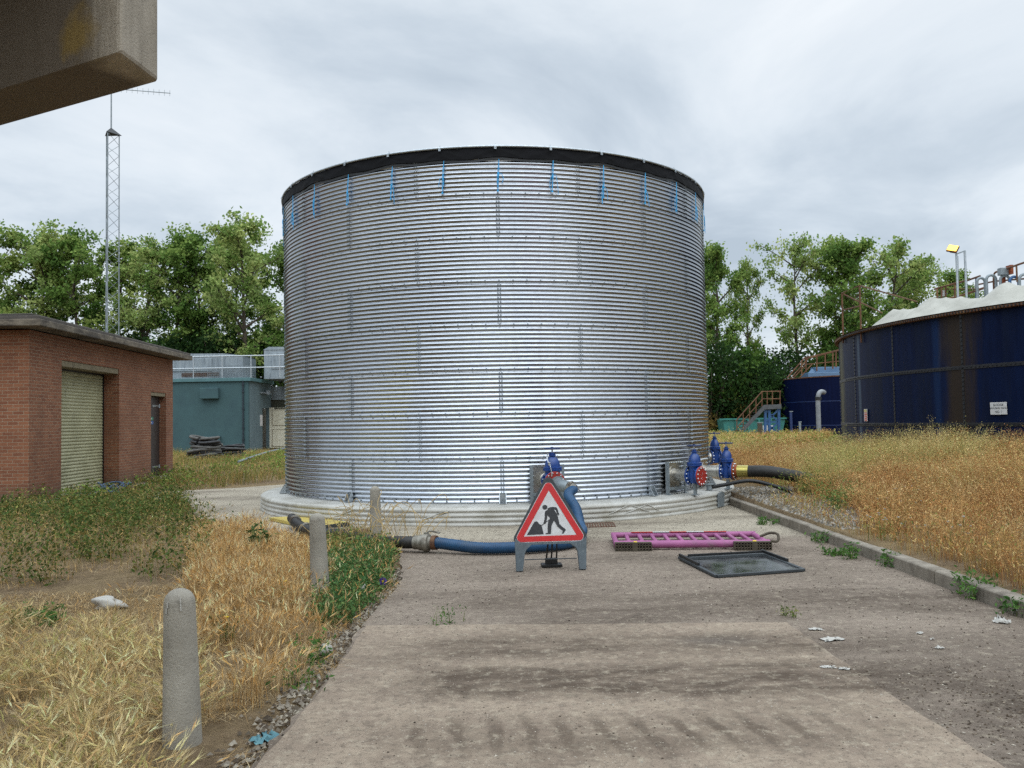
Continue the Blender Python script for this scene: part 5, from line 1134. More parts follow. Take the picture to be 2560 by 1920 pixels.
def straw(bag, xy, hr, wr, cols, rs, earf=.5, awn=5, seg=3, bendr=(.15, .7), earL=(.05, .08), earW=.010, tuft=None, hv=None):
    if tuft:                                            # blades gather in tufts
        c = xy; k, sprd = tuft; xy = np.repeat(c, k, 0)+rs.normal(size=(len(c)*k, 2))*sprd
    n = len(xy); P = np.c_[xy, gz(xy[:, 0], xy[:, 1])]; hs_ = rs.uniform(*hr, n)*(.75+.5*vnoise(xy[:, 0], xy[:, 1], .7, 3) if hv is None else hv[0]+hv[1]*vnoise(xy[:, 0], xy[:, 1], hv[2], 3)); w = rs.uniform(*wr, n); az = rs.uniform(0, 6.283, n); be = rs.uniform(*bendr, n); col = pick(cols, n, rs)
    V, F, C, tip, tan = blades(P, hs_, w, az, be, col*np.array([.78, .74, .68]), rs, seg); bag.add(V, F, C); m = rs.uniform(size=n) < earf
    if m.any(): bag.add(*ears(tip[m], tan[m], rs.uniform(*earL, m.sum()), np.full(m.sum(), earW), np.minimum(col[m]*1.16, .8), rs, awn))
# leafy weeds
def leafy(bag, xy, hr, n_leaf, lsz, cols, rs, stemcol='#6b7440', spread=.05):
    n = len(xy); P = np.c_[xy, gz(xy[:, 0], xy[:, 1])]; h = rs.uniform(*hr, n); az = rs.uniform(0, 6.28, n); be = rs.uniform(.05, .6, n)
    V, F, C, tip, tan = blades(P, h, np.full(n, lsz[0]*.14), az, be, pick((stemcol,), n, rs), rs, 3); bag.add(V, F, C)
    t = rs.uniform(.15, 1.0, (n, n_leaf)); dx = np.cos(az)[:, None]*be[:, None]*h[:, None]*t**2; dy = np.sin(az)[:, None]*be[:, None]*h[:, None]*t**2
    c = np.stack([P[:, 0:1]+dx, P[:, 1:2]+dy, P[:, 2:3]+h[:, None]*t*(1-.35*be[:, None]*t)], -1).reshape(-1, 3)+rs.normal(size=(n*n_leaf, 3))*spread
    c[:, 2] = np.maximum(c[:, 2], .0); V, F = diamonds(c, rs.uniform(*lsz, len(c)), rs, .8, .5); bag.add(V, F, np.repeat(pick(cols, len(c), rs, .25), 4, 0))
rs = np.random.default_rng(99)
road_in = [(x+.0, y) for x, y in road_poly]
def off_road(xy, margin=0.0):                            # a negative margin keeps clear of the verge as well
    keep = np.ones(len(xy), bool)
    for bx_, by_, br_ in ((-1.85, 4.74, .22), (-1.8, 4.5, .2), (-2.0, 8.75, .24), (-1.95, 8.5, .2)): keep &= (xy[:, 0]-bx_)**2+(xy[:, 1]-by_)**2 > br_**2
    keep &= ~inside(road_poly, xy[:, 0]-margin, xy[:, 1]); keep &= ~inside([(-11.2, 19.7), (-11.7, 30), (-19.5, 30), (-19, 19.5)], xy[:, 0], xy[:, 1]); return xy[keep]
STRAW = ('#dabf90', '#cfae78', '#bd9862', '#e5d0a4', '#a98653', '#cfa96c', '#b59a72'); STRAWG = ('#d4c08d', '#c7b47e', '#e0cc9c', '#aca56c', '#d3b482', '#e6d2a6', '#b39c70')
bag = Bag()
# near left corner
A = region([(-260, 1340), (120, 1350), (330, 1395), (430, 1400), (440, 1660), (330, 1800), (-260, 1900)])
xy = off_road(scatter(A, 5200, rs), -.32); xy = xy[vnoise(xy[:, 0], xy[:, 1], .5, 1) > .34]; straw(bag, xy, (.10, .27), (.0022, .0042), STRAWG, rs, .55, 6, tuft=(5, .035), bendr=(.2, 1.1))
# strip between the bollards
B = region([(420, 1180), (520, 1130), (600, 1165), (690, 1195), (700, 1240), (700, 1390), (660, 1470), (560, 1520), (430, 1540), (400, 1300)])
xy = off_road(scatter(B, 8600, rs), -.2); xy = xy[vnoise(xy[:, 0], xy[:, 1], .5, 2) > .27]; straw(bag, xy, (.12, .28), (.0025, .0045), STRAW, rs, .6, 4, tuft=(5, .04), bendr=(.05, .75))
C_ = region([(430, 1095), (540, 1112), (590, 1150), (640, 1172), (690, 1185), (700, 1240), (520, 1200), (430, 1200)])
xy = off_road(scatter(C_, 3000, rs)); straw(bag, xy, (.08, .2), (.004, .006), STRAW, rs, .4, 2, tuft=(4, .05))
# thin cover everywhere on the left
E_ = [(-16, 5), (-1.2, 2.8), (-1.2, 12), (-3, 14), (-8.5, 17), (-11, 19.6), (-19, 19.6)]
xy = off_road(scatter(E_, 8000, rs), -.1); xy = xy[vnoise(xy[:, 0], xy[:, 1], .8, 4) > .52]; straw(bag, xy, (.05, .18), (.003, .006), STRAW+('#a58a55',), rs, .3, 2, tuft=(3, .05), bendr=(.3, 1.0))
# straw flattened on the soil
xy = off_road(scatter(E_, 26000, rs)); xy = xy[vnoise(xy[:, 0], xy[:, 1], .6, 14) > .4]; n = len(xy); P = np.c_[xy, gz(xy[:, 0], xy[:, 1])+.006]; V, F, C, *_ = blades(P, rs.uniform(.06, .2, n), np.full(n, .004), rs.uniform(0, 6.28, n), np.full(n, 2.2), pick(STRAW+('#9c8254', '#87714c'), n, rs), rs, 2)
V[:, 2] = np.clip(V[:, 2], None, .03); bag.add(V, F, C)
xy = off_road(scatter([(-6, 3.2), (-1.2, 2.6), (-1.2, 9.5), (-7.5, 9.5)], 42000, rs)); xy = xy[vnoise(xy[:, 0], xy[:, 1], .45, 15) > .42]; n = len(xy); P = np.c_[xy, gz(xy[:, 0], xy[:, 1])+.005]; V, F, C, *_ = blades(P, rs.uniform(.03, .14, n), np.full(n, .0032), rs.uniform(0, 6.28, n), np.full(n, 2.2), pick(STRAW+('#8a7350', '#6f5b40', '#a58d62'), n, rs, .3), rs, 2)
V[:, 2] = np.clip(V[:, 2], None, .02); bag.add(V, F, C)
# behind, between brick building and tank
H_ = [(-11.5, 19), (-8.6, 17.6), (-8.6, 24), (-6.5, 30), (-6, 48), (-17, 58), (-25, 58), (-18, 34), (-11.3, 30)]
xy = off_road(scatter(H_, 16000, rs)); straw(bag, xy, (.15, .42), (.010, .018), ('#7f8c4c', '#9a9a5a', '#c2aa72', '#6c803f', '#b39560', '#a58a58'), rs, .25, 0, 2, tuft=(4, .12), earW=.02, hv=(.3, 1.0, 2.2))
tag(bag.build('dry_grass', M_straw), 'golden dry barley grass and straw covering the left verge', 'grass', kind='stuff')
# meadow to the right
bag = Bag(); ORG = ('#c2955f', '#d2ab72', '#ab7c4c', '#dabd88', '#b3945c', '#97673f'); YEL = ('#c8b676', '#b6aa66', '#d6c288', '#9a9a58')
def meadow(poly, n, hr, wr, tuft, cols, f, earL, earW, seed, awn=0, yb=None):
    r2 = np.random.default_rng(seed); xy = scatter(poly, n, r2); d2 = (xy[:, 0]-BT.x)**2+(xy[:, 1]-BT.y)**2; xy = xy[(d2 > (BR+.2)**2)]
    dt = (xy[:, 0]-TC.x)**2+(xy[:, 1]-TC.y)**2; xy = xy[dt > 5.25**2]
    v = vnoise(xy[:, 0], xy[:, 1], 2.0, 5); m = (v > f[0]) & (v <= f[1]); straw(bag, xy[m], hr, wr, cols, r2, .6, awn, 3, tuft=tuft, earL=earL, earW=earW, bendr=(.1, .9), hv=(.35, 1.15, .9))
    q = xy[m][::2]; leafy(bag, q, (hr[0]*.9, hr[1]*1.05), 12, (earW*1.2, earW*2.6), cols, r2, '#8a7048', spread=earW*4)
near = [(4.42, 4.5), (5.2, 3.8), (9.5, 8), (9.5, 13), (7, 17), (5.3, 13.2), (4.6, 11.6)]; midm = [(5.2, 12.6), (9.5, 12), (13, 16), (12, 26), (7.5, 30), (4.8, 24), (5.3, 17.5)]; farm = [(4.8, 24), (11, 30), (13.5, 40), (22, 60), (12, 60), (5, 40)]
def clumps(poly, n, seed, hr, rr, wr, ns, cols, stemw=.0):
    r2 = np.random.default_rng(seed); c = scatter(poly, n, r2); d2 = (c[:, 0]-BT.x)**2+(c[:, 1]-BT.y)**2; dt = (c[:, 0]-TC.x)**2+(c[:, 1]-TC.y)**2; c = c[(d2 > (BR+.5)**2) & (dt > 5.5**2)]; v = vnoise(c[:, 0], c[:, 1], 1.8, 5)
    for k in range(len(c)):
        pal = ORG if v[k] < r2.uniform(.3, .75) else YEL; base = lin(pal[r2.integers(len(pal))])*r2.uniform(.8, 1.15); m = int(ns*r2.uniform(.6, 1.3)); h = r2.uniform(*hr)*(.55+.8*v[k]); r = r2.uniform(*rr)
        a = r2.uniform(0, 6.283, m); q = r*.45*np.sqrt(r2.uniform(size=m)); xy = c[k]+np.stack([np.cos(a)*q, np.sin(a)*q], -1); P = np.c_[xy, gz(xy[:, 0], xy[:, 1])]; col = base*r2.uniform(.75, 1.2, (m, 1)); hh_ = h*r2.uniform(.55, 1, m)
        V, F, C, tip, tan = blades(P, hh_, np.full(m, wr), a+r2.normal(0, .6, m), r2.uniform(.1, .5, m)+q/r*.8, col*.85, r2, 3); bag.add(V, F, C)
        L = r2.uniform(.0, .22, (m, 5))*h; tt = tip[:, None]-tan[:, None]*L[..., None]+r2.normal(size=(m, 5, 3))*wr*4; V, F = diamonds(tt.reshape(-1, 3), r2.uniform(wr*2, wr*4.5, m*5), r2, .3, .55); bag.add(V, F, np.repeat(np.repeat(col*1.1, 5, 0)*r2.uniform(.8, 1.25, (m*5, 1)), 4, 0))
clumps(near, 460, 61, (.48, .85), (.18, .42), .0040, 48, ORG)
clumps(midm, 1000, 62, (.62, 1.15), (.25, .6), .0062, 46, ORG)
clumps([(4.9, 11.4), (5.6, 11.2), (6.2, 17), (5.6, 17.5), (5.3, 14)], 46, 64, (.3, .6), (.15, .3), .0045, 34, ORG)
clumps(farm, 500, 63, (.3, .5), (.4, .8), .015, 34, ORG)
for nm, poly, n, wr, tf in (('n', near, 3600, (.003, .006), (6, .05)), ('m', midm, 4200, (.006, .011), (6, .08)), ('f', farm, 6000, (.014, .026), (6, .14))):
    hr = (.12, .42) if nm == 'n' else (.2, .55) if nm == 'm' else (.15, .42)
    ew = {'n': .012, 'm': .018, 'f': .035}[nm]; eL = (.03, .06) if nm != 'f' else (.06, .1)
    meadow(poly, n, hr, wr, tf, ORG, (0, .55), eL, ew, 41); meadow(poly, n, hr, wr, tf, YEL+ORG[:1], (.45, 1), eL, ew, 42)
xy = scatter([(4.4, 4), (5.0, 4.5), (5.2, 12.5), (5.4, 16.6), (4.4, 16)], 1500, rs); xy = xy[vnoise(xy[:, 0], xy[:, 1], .5, 8) > .4]; straw(bag, xy, (.06, .22), (.003, .006), ORG+YEL, rs, .3, 0, tuft=(4, .04))
tag(bag.build('meadow_grass', M_straw), 'rusty orange and yellow tall grass of the meadow beyond the kerb', 'grass', kind='stuff')
GW = ('#4c6e33', '#3f6030', '#5d7d3c', '#567a3f'); GO = ('#56682f', '#45582a', '#6d743a', '#4c612e', '#80703f', '#3e5127')
bag = Bag()
M1 = region([(-60, 1112), (190, 1090), (440, 1080), (500, 1105), (470, 1180), (430, 1230), (330, 1262), (230, 1225), (110, 1262), (-60, 1255)])
xy = off_road(scatter(M1, 4200, rs)); xy = xy[vnoise(xy[:, 0], xy[:, 1], .55, 6) > .46]; leafy(bag, xy, (.12, .64), 17, (.025, .07), GO, rs, spread=.06)
xy = off_road(scatter(M1, 6000, rs)); straw(bag, xy, (.2, .5), (.004, .006), ('#c2a878', '#9f8a5c', '#8d9050', '#b0935c'), rs, .4, 0, bendr=(.2, 1.1))
xy = off_road(scatter(region([(-60, 1100), (200, 1085), (600, 1075), (560, 1110), (300, 1130), (-60, 1140)]), 900, rs)); leafy(bag, xy, (.2, .5), 10, (.04, .08), GO+('#8a8a4a',), rs)
xy = off_road(scatter([(-10.6, 19.3), (-7.2, 16.5), (-6.2, 18.5), (-8.2, 21.5), (-10.9, 25), (-11.2, 30)], 900, rs)); leafy(bag, xy, (.12, .45), 11, (.03, .08), GO+('#8a8a4a',), rs)
M2 = [(-12, 21), (-8.8, 17.8), (-8.8, 24), (-7, 30), (-7, 44), (-14, 50), (-12, 32)]
xy = off_road(scatter(M2, 1500, rs)); xy = xy[vnoise(xy[:, 0], xy[:, 1], 1.5, 7) > .5]; leafy(bag, xy, (.2, .5), 9, (.07, .14), ('#6f8540', '#5a7434', '#8b9548'), rs, spread=.1)
tag(bag.build('weed_cover', M_weed), 'brownish green leafy weeds massed before the brick building', 'weeds', kind='stuff')
bag = Bag()
M3 = region([(668, 1280), (720, 1215), (790, 1190), (885, 1185), (893, 1240), (840, 1265), (815, 1300), (790, 1345), (725, 1368), (680, 1340)])
xy = off_road(scatter(M3, 2600, rs), -.12); xy = xy[vnoise(xy[:, 0], xy[:, 1], .35, 9) > .25]; d = (xy[:, 0]+1.99)**2+(xy[:, 1]-8.95)**2; xy = xy[d > .11**2]
leafy(bag, xy, (.10, .30), 14, (.022, .05), ('#47693a', '#557540', '#3a5a32', '#6a8048', '#4c6c3e'), rs, spread=.035)
xy = off_road(scatter(M3, 500, rs), -.1); straw(bag, xy, (.1, .3), (.003, .005), STRAW, rs, .5, 2, tuft=(3, .05))
M3b = region([(700, 1180), (760, 1140), (890, 1150), (893, 1215), (800, 1230), (720, 1235)])
xy = off_road(scatter(M3b, 1100, rs), -.1); leafy(bag, xy, (.1, .32), 10, (.025, .05), ('#6d7a3c', '#8a7f45', '#55703a', '#9a8450'), rs, spread=.05)
tag(bag.build('green_weeds', M_weed), 'fresh green weeds spilling over the road edge round the second bollard', 'weeds', kind='stuff')
bag = Bag()
xy = scatter(near+[], 700, rs); leafy(bag, xy, (.2, .45), 8, (.02, .045), ('#73803c', '#5f7a3a', '#8f8a48'), rs)
xy = scatter([(5.0, 24), (13, 30), (20, 58), (8, 58)], 1500, rs); d2 = (xy[:, 0]-BT.x)**2+(xy[:, 1]-BT.y)**2; xy = xy[d2 > (BR+.3)**2]; leafy(bag, xy, (.25, .6), 8, (.08, .16), ('#8d8f45', '#a39a50', '#7b8a40'), rs, spread=.12)
tag(bag.build('meadow_weeds', M_weed), 'yellow green weeds growing among the orange meadow grass', 'weeds', kind='stuff')

# individual plants
def plant(name, x, y, h, nst, nlf, lsz, cols, label, flower=0, z=None, group=None, fm=None, spread=.03, wide=.06):
    r2 = np.random.default_rng(int(abs(x*1000+y*77))+5); zz = float(gz(x, y)) if z is None else z
    o = thing(name, label, 'plant', (x, y, zz), 0, group); bg_ = Bag(); n = nst; P = np.c_[r2.normal(0, wide, (n, 2)), np.zeros(n)]; hh = h*r2.uniform(.55, 1, n); az = r2.uniform(0, 6.28, n); be = r2.uniform(.1, .7, n)
    V, F, C, tip, tan = blades(P, hh, np.full(n, .008), az, be, pick(('#66733c',), n, r2), r2, 4); bg_.add(V, F, C); bg_.build('stems', M_weed, o); bg_ = Bag()
    t = r2.uniform(.1, 1, (n, nlf)); c = np.stack([P[:, 0:1]+np.cos(az)[:, None]*be[:, None]*hh[:, None]*t**2, P[:, 1:2]+np.sin(az)[:, None]*be[:, None]*hh[:, None]*t**2, hh[:, None]*t*(1-.35*be[:, None]*t)], -1).reshape(-1, 3)+r2.normal(size=(n*nlf, 3))*spread
    c[:, 2] = np.maximum(c[:, 2], .01); V, F = diamonds(c, r2.uniform(*lsz, len(c)), r2, .6, .38); bg_.add(V, F, np.repeat(pick(cols, len(c), r2, .25), 4, 0)); bg_.build('leaves', M_weed, o)
    for k in range(flower):
        b = MB(); p = Vector(tip[k % n])+Vector((0, 0, .01)); 
        for j in range(9):
            a = j*.7; b.add([p, p+Vector((.012*math.cos(a-.3), .012*math.sin(a-.3), .004)), p+Vector((.02*math.cos(a), .02*math.sin(a), .003)), p+Vector((.012*math.cos(a+.3), .012*math.sin(a+.3), .004))], [(0, 1, 2, 3)])
        b.lathe([(.008, -.006), (.008, .006)], p, (0, 0, 1), 8); b.build('flower', fm or M_yelfl, o)
    return o
GT = ('#4b5f33', '#3d5029', '#6b6a3c')
p = g(655, 1385); plant('thistle_plant', p.x, p.y, .46, 12, 16, (.06, .13), GT, 'dark spiky thistle standing alone in the straw before the yellow board', spread=.05, wide=.09)
p = g(565, 1590); plant('hawkweed_plant', p.x, p.y, .30, 9, 12, (.03, .07), GT, 'dark branching weed with two yellow flowers right of the nearest bollard', 2)
p = g(697, 1515); plant('hawkweed_plant', p.x, p.y, .34, 4, 9, (.03, .05), GW, 'single yellow flower on a tall stem left of the second bollard', 1)
p = g(500, 1370); plant('hawkweed_plant', p.x, p.y, .36, 9, 10, (.03, .06), GW, 'yellow flowered weed at the right end of the weed mass', 4)
p = g(110, 1545); plant('low_weed', p.x, p.y, .14, 26, 16, (.03, .06), GW, 'low bright green clump left of the white rag', wide=.14)
p = g(800, 1650); plant('low_weed', p.x, p.y, .24, 10, 12, (.03, .06), GW, 'small green weed by the pale stone at the road edge')
p = g(735, 1700); plant('grass_tuft', p.x, p.y, .10, 20, 3, (.03, .06), GW, 'low green tuft at the crumbling road edge', wide=.1)
p = g(1117, 1558); plant('grass_tuft', p.x, p.y, .17, 14, 5, (.02, .04), GW, 'green tuft growing in the joint left of the road middle', z=0, wide=.07)
p = g(1977, 1542); plant('low_weed', p.x, p.y, .14, 7, 10, (.02, .04), ('#7d8040', '#5d7038'), 'tiny yellow green weed at the far corner of the concrete slab', z=0, wide=.03)
for (x, y, h, lab) in ((1911, 1312, .16, 'small green weed at the kerb foot nearest the plinth'), (2056, 1356, .2, 'grassy green weed against the kerb face'), (2085, 1388, .1, 'flat green weed on the road level with the glass panel'), (2128, 1396, .18, 'leggy weed just right of the flat one'), (2218, 1415, .22, 'spindly weed leaning on the kerb'), (2420, 1485, .26, 'large leafy weed overhanging the kerb at right'), (2460, 1500, .24, 'leafy weed right of the large one on the kerb'), (2530, 1535, .22, 'green weed by the white pipe end')):
    p = g(x, y); plant('kerb_weed', p.x, p.y, h, 12, 12, (.03, .07), GW, lab, z=0, wide=.07, group='weeds along the foot of the kerb')
for i, (x, y, lab) in enumerate(((2030, 1262, 'bushy yellow green plant at the meadow edge just past the thick pipe'), (2095, 1290, 'green leafy plant at the meadow edge right of the bushy one'))):
    p = g(x, y, .1); plant('meadow_plant', p.x, p.y, .62-.1*i, 46, 16, (.03, .06), ('#7f8a44', '#8f944c', '#6a7c3c') if i == 0 else ('#5a7a40', '#6a8546', '#7d8a4a'), lab, wide=.22, spread=.05)
# white flowers in the meadow
for i, (x, y) in enumerate(((2225, 1255), (2250, 1240), (2215, 1290), (2400, 1310))):
    p = g(x, y, .45); plant('daisy_plant', p.x, p.y, .42, 14, 4, (.02, .04), GW, ('white flowered daisy plant, highest of those among the orange grass', 'daisy plant in the meadow right of the highest one', 'daisy plant in the meadow closest to the kerb', 'small white daisy plant at the right of the meadow')[i], 12, fm=M_paper, wide=.14, group='white daisies in the meadow')
# dry stems tangled round the far bollard
b = thing('dry_stems', 'tangle of pale dry stems leaning on the farthest bollard', 'plant', (-2.0, 12.5, -.03)); mb = MB()
for i in range(46):
    s0 = Vector((random.uniform(-.5, .7), random.uniform(-.7, .3), 0)); e_ = s0+Vector((random.uniform(-.5, .5), random.uniform(-.3, .3), random.uniform(.3, .75))); m_ = s0.lerp(e_, .55)+Vector((random.uniform(-.12, .12), random.uniform(-.1, .1), .12)); mb.tube(catmull([s0, m_, e_, e_+Vector((random.uniform(-.2, .2), 0, random.uniform(-.2, .02)))], 4), .0045, 4)
mb.build('stems', pm('dry_stem', '#bfa673', '#a98f5e', 8, .8), b)

# ------------------------------------------------------------------ small things on the ground
def crumple(name, x, y, w, d, h, mat, label, cat, seed, z=0):
    r2 = np.random.default_rng(seed); nx, ny = 11, 8; u, v = np.meshgrid(np.linspace(-.5, .5, nx), np.linspace(-.5, .5, ny)); rr = np.sqrt(u*u+v*v)*2
    k = 1-.35*r2.uniform(0, 1, u.shape)*(rr > .6); Z_ = np.abs(r2.normal(0, .5, u.shape))*(1.15-rr*.6); V = np.stack([u*w*k+r2.normal(0, w*.035, u.shape), v*d*k+r2.normal(0, d*.05, u.shape), np.clip(Z_, 0, 1.4)*h+.003], -1).reshape(-1, 3)
    I = np.arange(nx*ny).reshape(ny, nx); F = np.stack([I[:-1, :-1], I[:-1, 1:], I[1:, 1:], I[1:, :-1]], -1).reshape(-1, 4); F = F[r2.uniform(size=len(F)) > .04]
    o = quads(name, V, F, mat); o.location = (x, y, z); o.rotation_euler = (0, 0, r2.uniform(-.8, .8)); return tag(o, label, cat)
def blob(name, x, y, size, mat, label, cat, seed, z=0, squash=.5, rough=.35):
    r2 = np.random.default_rng(seed); import bmesh
    bm = bmesh.new(); bmesh.ops.create_icosphere(bm, subdivisions=3, radius=.5); ph = r2.uniform(0, 6.28, (5, 3)); fr = r2.uniform(3, 9, (5, 3))
    for v in bm.verts:
        n_ = sum(math.sin(v.co.x*fr[k, 0]+ph[k, 0])*math.sin(v.co.y*fr[k, 1]+ph[k, 1])*math.sin(v.co.z*fr[k, 2]+ph[k, 2]) for k in range(5)); v.co *= 1+rough*n_*.5
        v.co = Vector((v.co.x*size[0], v.co.y*size[1], max(v.co.z, -.35)*size[2])); v.co.z += .33*size[2]
    me = bpy.data.meshes.new(name); bm.to_mesh(me); bm.free(); me.materials.append(mat); me.polygons.foreach_set('use_smooth', [True]*len(me.polygons))
    o = bpy.data.objects.new(name, me); COL.objects.link(o); o.location = (x, y, z); return tag(o, label, cat)
p = g(268, 1512); blob('rag', p.x, p.y, (.27, .15, .13), M_paper, 'white crumpled rag lying on bare soil left of the nearest bollard', 'rag', 1, -.03, rough=.6)
p = g(815, 1630); blob('stone', p.x, p.y, (.10, .14, .10), M_stone, 'pale rounded stone at the road edge below the green weeds', 'stone', 2, -.02, rough=.15)
p = g(664, 1842); crumple('rag', p.x, p.y, .17, .12, .05, M_tealrag, 'crumpled turquoise rag at the near road edge', 'rag', 8, -.02)
p = g(908, 1500); blob('litter', p.x, p.y, (.05, .04, .10), M_paper, 'small white scrap caught in the green weeds', 'litter', 4, .06, rough=.5)
p = g(958, 1475); o = thing('pansy_flower', 'purple pansy flower at the edge of the green weeds', 'flower', (p.x, p.y, .04))
for k in range(5):
    b = MB(); a = k*1.257; c = Vector((.020*math.cos(a), -.01, .05+.022*math.sin(a))); b.lathe([(.002, -.004), (.022, 0), (.002, .006)], c, (math.cos(a)*.2, -1, .1), 10); b.build('petal', M_purp, o)
b = MB(); b.lathe([(.012, 0), (.008, .012)], (0, -.018, .05), (0, -1, 0), 8); b.build('flower_eye', M_yelfl, o)
LIT = [(2080, 1600, .22, 'torn white scrap on the slab edge, longest of the road litter'), (2040, 1575, .14, 'thin white scrap just above the longest one'), (2070, 1670, .12, 'flattened white paper on the dark dirt'), (2110, 1675, .10, 'crumpled white paper right of the flattened one'), (2350, 1622, .09, 'small white scrap on the dirt near the right edge'), (2300, 1585, .07, 'tiny white scrap above the small one'), (2505, 1558, .16, 'white lump of plaster below the kerb at right'), (2330, 1600, .05, 'tiniest white crumb of litter at right')]
for i, (x, y, s_, lab) in enumerate(LIT):
    p = g(x, y); crumple('litter', p.x, p.y, s_*.9, s_*.5, .018 if i != 6 else .06, M_paper, lab, 'litter', 20+i, .003)['group'] = 'white litter on the road'
# loose grit and dead leaves on the road: nobody could count them
def grit(name, n, polyfn, size, cols, label, cat, zf, seed, flat=.5):
    r2 = np.random.default_rng(seed); xy = polyfn(r2, n); n = len(xy); s_ = r2.uniform(*size, n)[:, None]
    base = np.array([(1, 0, 0), (-.5, .87, 0), (-.5, -.87, 0), (0, 0, 1)], float); V = base[None]*s_[:, :, None]*np.array([1, 1, flat])*r2.uniform(.6, 1.3, (n, 4, 1)); a = r2.uniform(0, 6.28, n); ca, sa = np.cos(a)[:, None], np.sin(a)[:, None]
    X_ = V[..., 0]*ca-V[..., 1]*sa; Y_ = V[..., 0]*sa+V[..., 1]*ca; V = np.stack([X_+xy[:, :1], Y_+xy[:, 1:], V[..., 2]+zf(xy)[:, None]], -1)
    F = (np.arange(n)[:, None, None]*4+np.array([(0, 1, 3), (1, 2, 3), (2, 0, 3)])).reshape(-1, 3); c = np.repeat(pick(cols, n, r2, .3), 4, 0)
    return tag(quads(name, V.reshape(-1, 3), F, M_straw, None, c), label, cat, kind='stuff')
def road_pts(r2, n):
    xy = np.c_[r2.uniform(-1.3, 4.15, n), 3+r2.uniform(0, 1, n)**1.3*12]; v = vnoise(xy[:, 0], xy[:, 1], .6, 12)+.25*(xy[:, 0] > 2.3); return xy[v > .38]
grit('road_grit', 7000, road_pts, (.004, .013), ('#b5ab9c', '#5b4f43', '#7d7164', '#3d342b', '#8f8271'), 'loose grit and crumbs scattered on the road', 'grit', lambda q: np.full(len(q), .003), 51)
grit('gravel', 9000, lambda r2, n: np.c_[r2.uniform(4.36, 5.6, n), r2.uniform(11.8, 18.2, n)], (.015, .04), ('#958e83', '#7b756a', '#a8a196', '#5f594f', '#8a7656'), 'grey gravel between the kerb end and the meadow', 'gravel', lambda q: gz(q[:, 0], q[:, 1]), 52, .8)
def edge_pts(r2, n):
    y = 3.4+r2.uniform(0, 1, n)*7; return np.c_[-1.36+r2.normal(0, .10, n), y]
grit('edge_rubble', 2600, edge_pts, (.006, .028), ('#8d8375', '#6d6355', '#a39a8a', '#574c40'), 'crumbled concrete along the broken road edge', 'rubble', lambda q: np.full(len(q), -.022), 53, .7)
grit('dirt_crumbs', 1500, lambda r2, n: np.c_[r2.normal(3.0, .45, n), r2.normal(4.9, .55, n)], (.004, .011), ('#4a3f34', '#5d5042', '#75685a'), 'dark dirt crumbs heaped at the right of the slab', 'dirt', lambda q: np.full(len(q), .002), 54, .6)

yb = [g(673, 1302), g(763, 1297), g(872, 1314), g(780, 1326)]
o = thing('yellow_board', 'flat yellow board lying before the plinth', 'board', (-3.6, 15, 0)); b = MB(); b.add([p+Vector((0, 0, .06)) for p in yb]+[p+Vector((0, 0, .01)) for p in yb], [(0, 1, 2, 3), (7, 6, 5, 4), (0, 4, 5, 1), (1, 5, 6, 2), (2, 6, 7, 3), (3, 7, 4, 0)]); b.build('board', M_yellow, o, world=True)
b = MB(); b.beam(yb[3]+Vector((0, -.02, .03)), yb[2]+Vector((0, -.02, .03)), .05, .06); b.build('edge_strip', M_framed, o, world=True)
o = thing('manhole_cover', 'rusty rectangular manhole cover in pale concrete before the plinth', 'manhole', (-2.6, 13.6, 0)); mq = [g(848, 1326), g(925, 1325), g(922, 1343), g(840, 1342)]; c = sum(mq, Vector())/4
b = MB(); b.add([c+(p-c)*1.7+Vector((0, 0, .012)) for p in mq]+[c+(p-c)*1.7-Vector((0, 0, .05)) for p in mq], [(0, 1, 2, 3), (0, 4, 5, 1), (1, 5, 6, 2), (2, 6, 7, 3), (3, 7, 4, 0)]); b.build('surround', M_lint, o, world=True)
b = MB(); b.add([p+Vector((0, 0, .022)) for p in mq]+[p for p in mq], [(0, 1, 2, 3), (0, 4, 5, 1), (1, 5, 6, 2), (2, 6, 7, 3), (3, 7, 4, 0)])
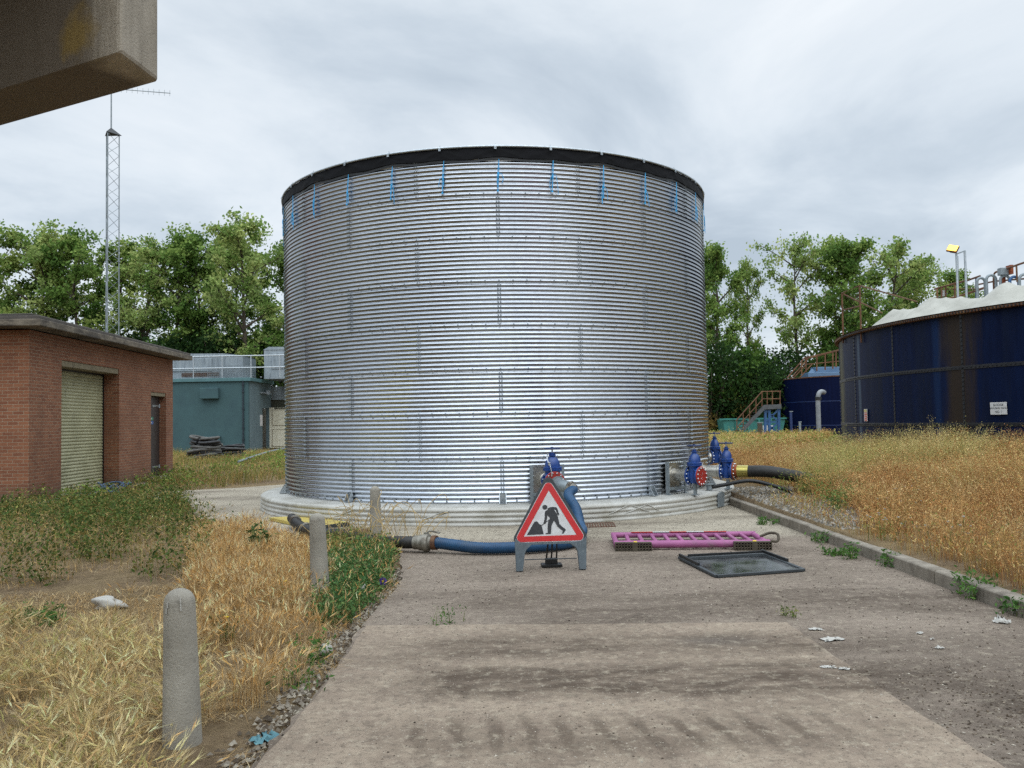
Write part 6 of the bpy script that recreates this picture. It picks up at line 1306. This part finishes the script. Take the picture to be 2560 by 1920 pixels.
for i in range(7): b.beam(mq[0].lerp(mq[1], (i+.5)/7)+Vector((0, 0, .024)), mq[3].lerp(mq[2], (i+.5)/7)+Vector((0, 0, .024)), .02, .006)
b.build('cover', M_iron, o, world=True)
o = thing('drain_grate', 'rusty drain grate in the road between the hose and the plinth', 'grate', tuple(g(1500, 1313))); dq = [g(1462, 1309), g(1532, 1307), g(1538, 1317), g(1462, 1319)]; b = MB()
for i in range(12): b.beam(dq[0].lerp(dq[1], i/11)+Vector((0, 0, .006)), dq[3].lerp(dq[2], i/11)+Vector((0, 0, .006)), .02, .012)
b.beam(dq[0]+Vector((0, 0, .005)), dq[1]+Vector((0, 0, .005)), .03, .014); b.beam(dq[3]+Vector((0, 0, .005)), dq[2]+Vector((0, 0, .005)), .03, .014); b.build('bars', M_iron, o, world=True)
p = g(2548, 1520, .06); o = thing('pipe_stub', 'short white plastic pipe end poking out by the kerb at right', 'pipe', (p.x, p.y, 0)); b = MB(); b.tube([Vector((.16, .10, .10)), Vector((-.02, -.05, .07))], .045, 14, cap=False); b.tube([Vector((-.02, -.05, .07)), Vector((.15, .095, .098))], .038, 14, cap=False); b.build('pipe', M_signw, o, smooth=50)
o = thing('bare_cable', 'pale cable trailing over the grass toward the cream door', 'cable', (-14, 50, 0)); b = MB(); b.tube(catmull([g(596, 1166)+Vector((0, 0, .2)), g(640, 1152)+Vector((0, 0, .25)), g(680, 1138)+Vector((0, 0, .25)), g(715, 1128)+Vector((0, 0, .2))], 6), .05, 6); b.build('cable', M_greyp, o, world=True)

# unseen trees added behind the camera to darken the reflections in the steel
r2 = np.random.default_rng(71); n = 16000; a = r2.uniform(R_(95), R_(265), n); rr = r2.uniform(30, 44, n); hgt = 8.5+3*vnoise(a*40, rr*.2, 3, 77); z = hgt*r2.uniform(0, 1, n)**.8
V, F = diamonds(np.stack([np.sin(a)*rr, np.cos(a)*rr, z], -1), r2.uniform(.7, 1.5, n), r2); tag(quads('added_wood', V, F, M_leaf, None, np.repeat(pick(DK+MD, n, r2, .3), 4, 0)), 'added unseen belt of dark trees behind the camera, darkening the tank reflections', 'wood', kind='stuff')
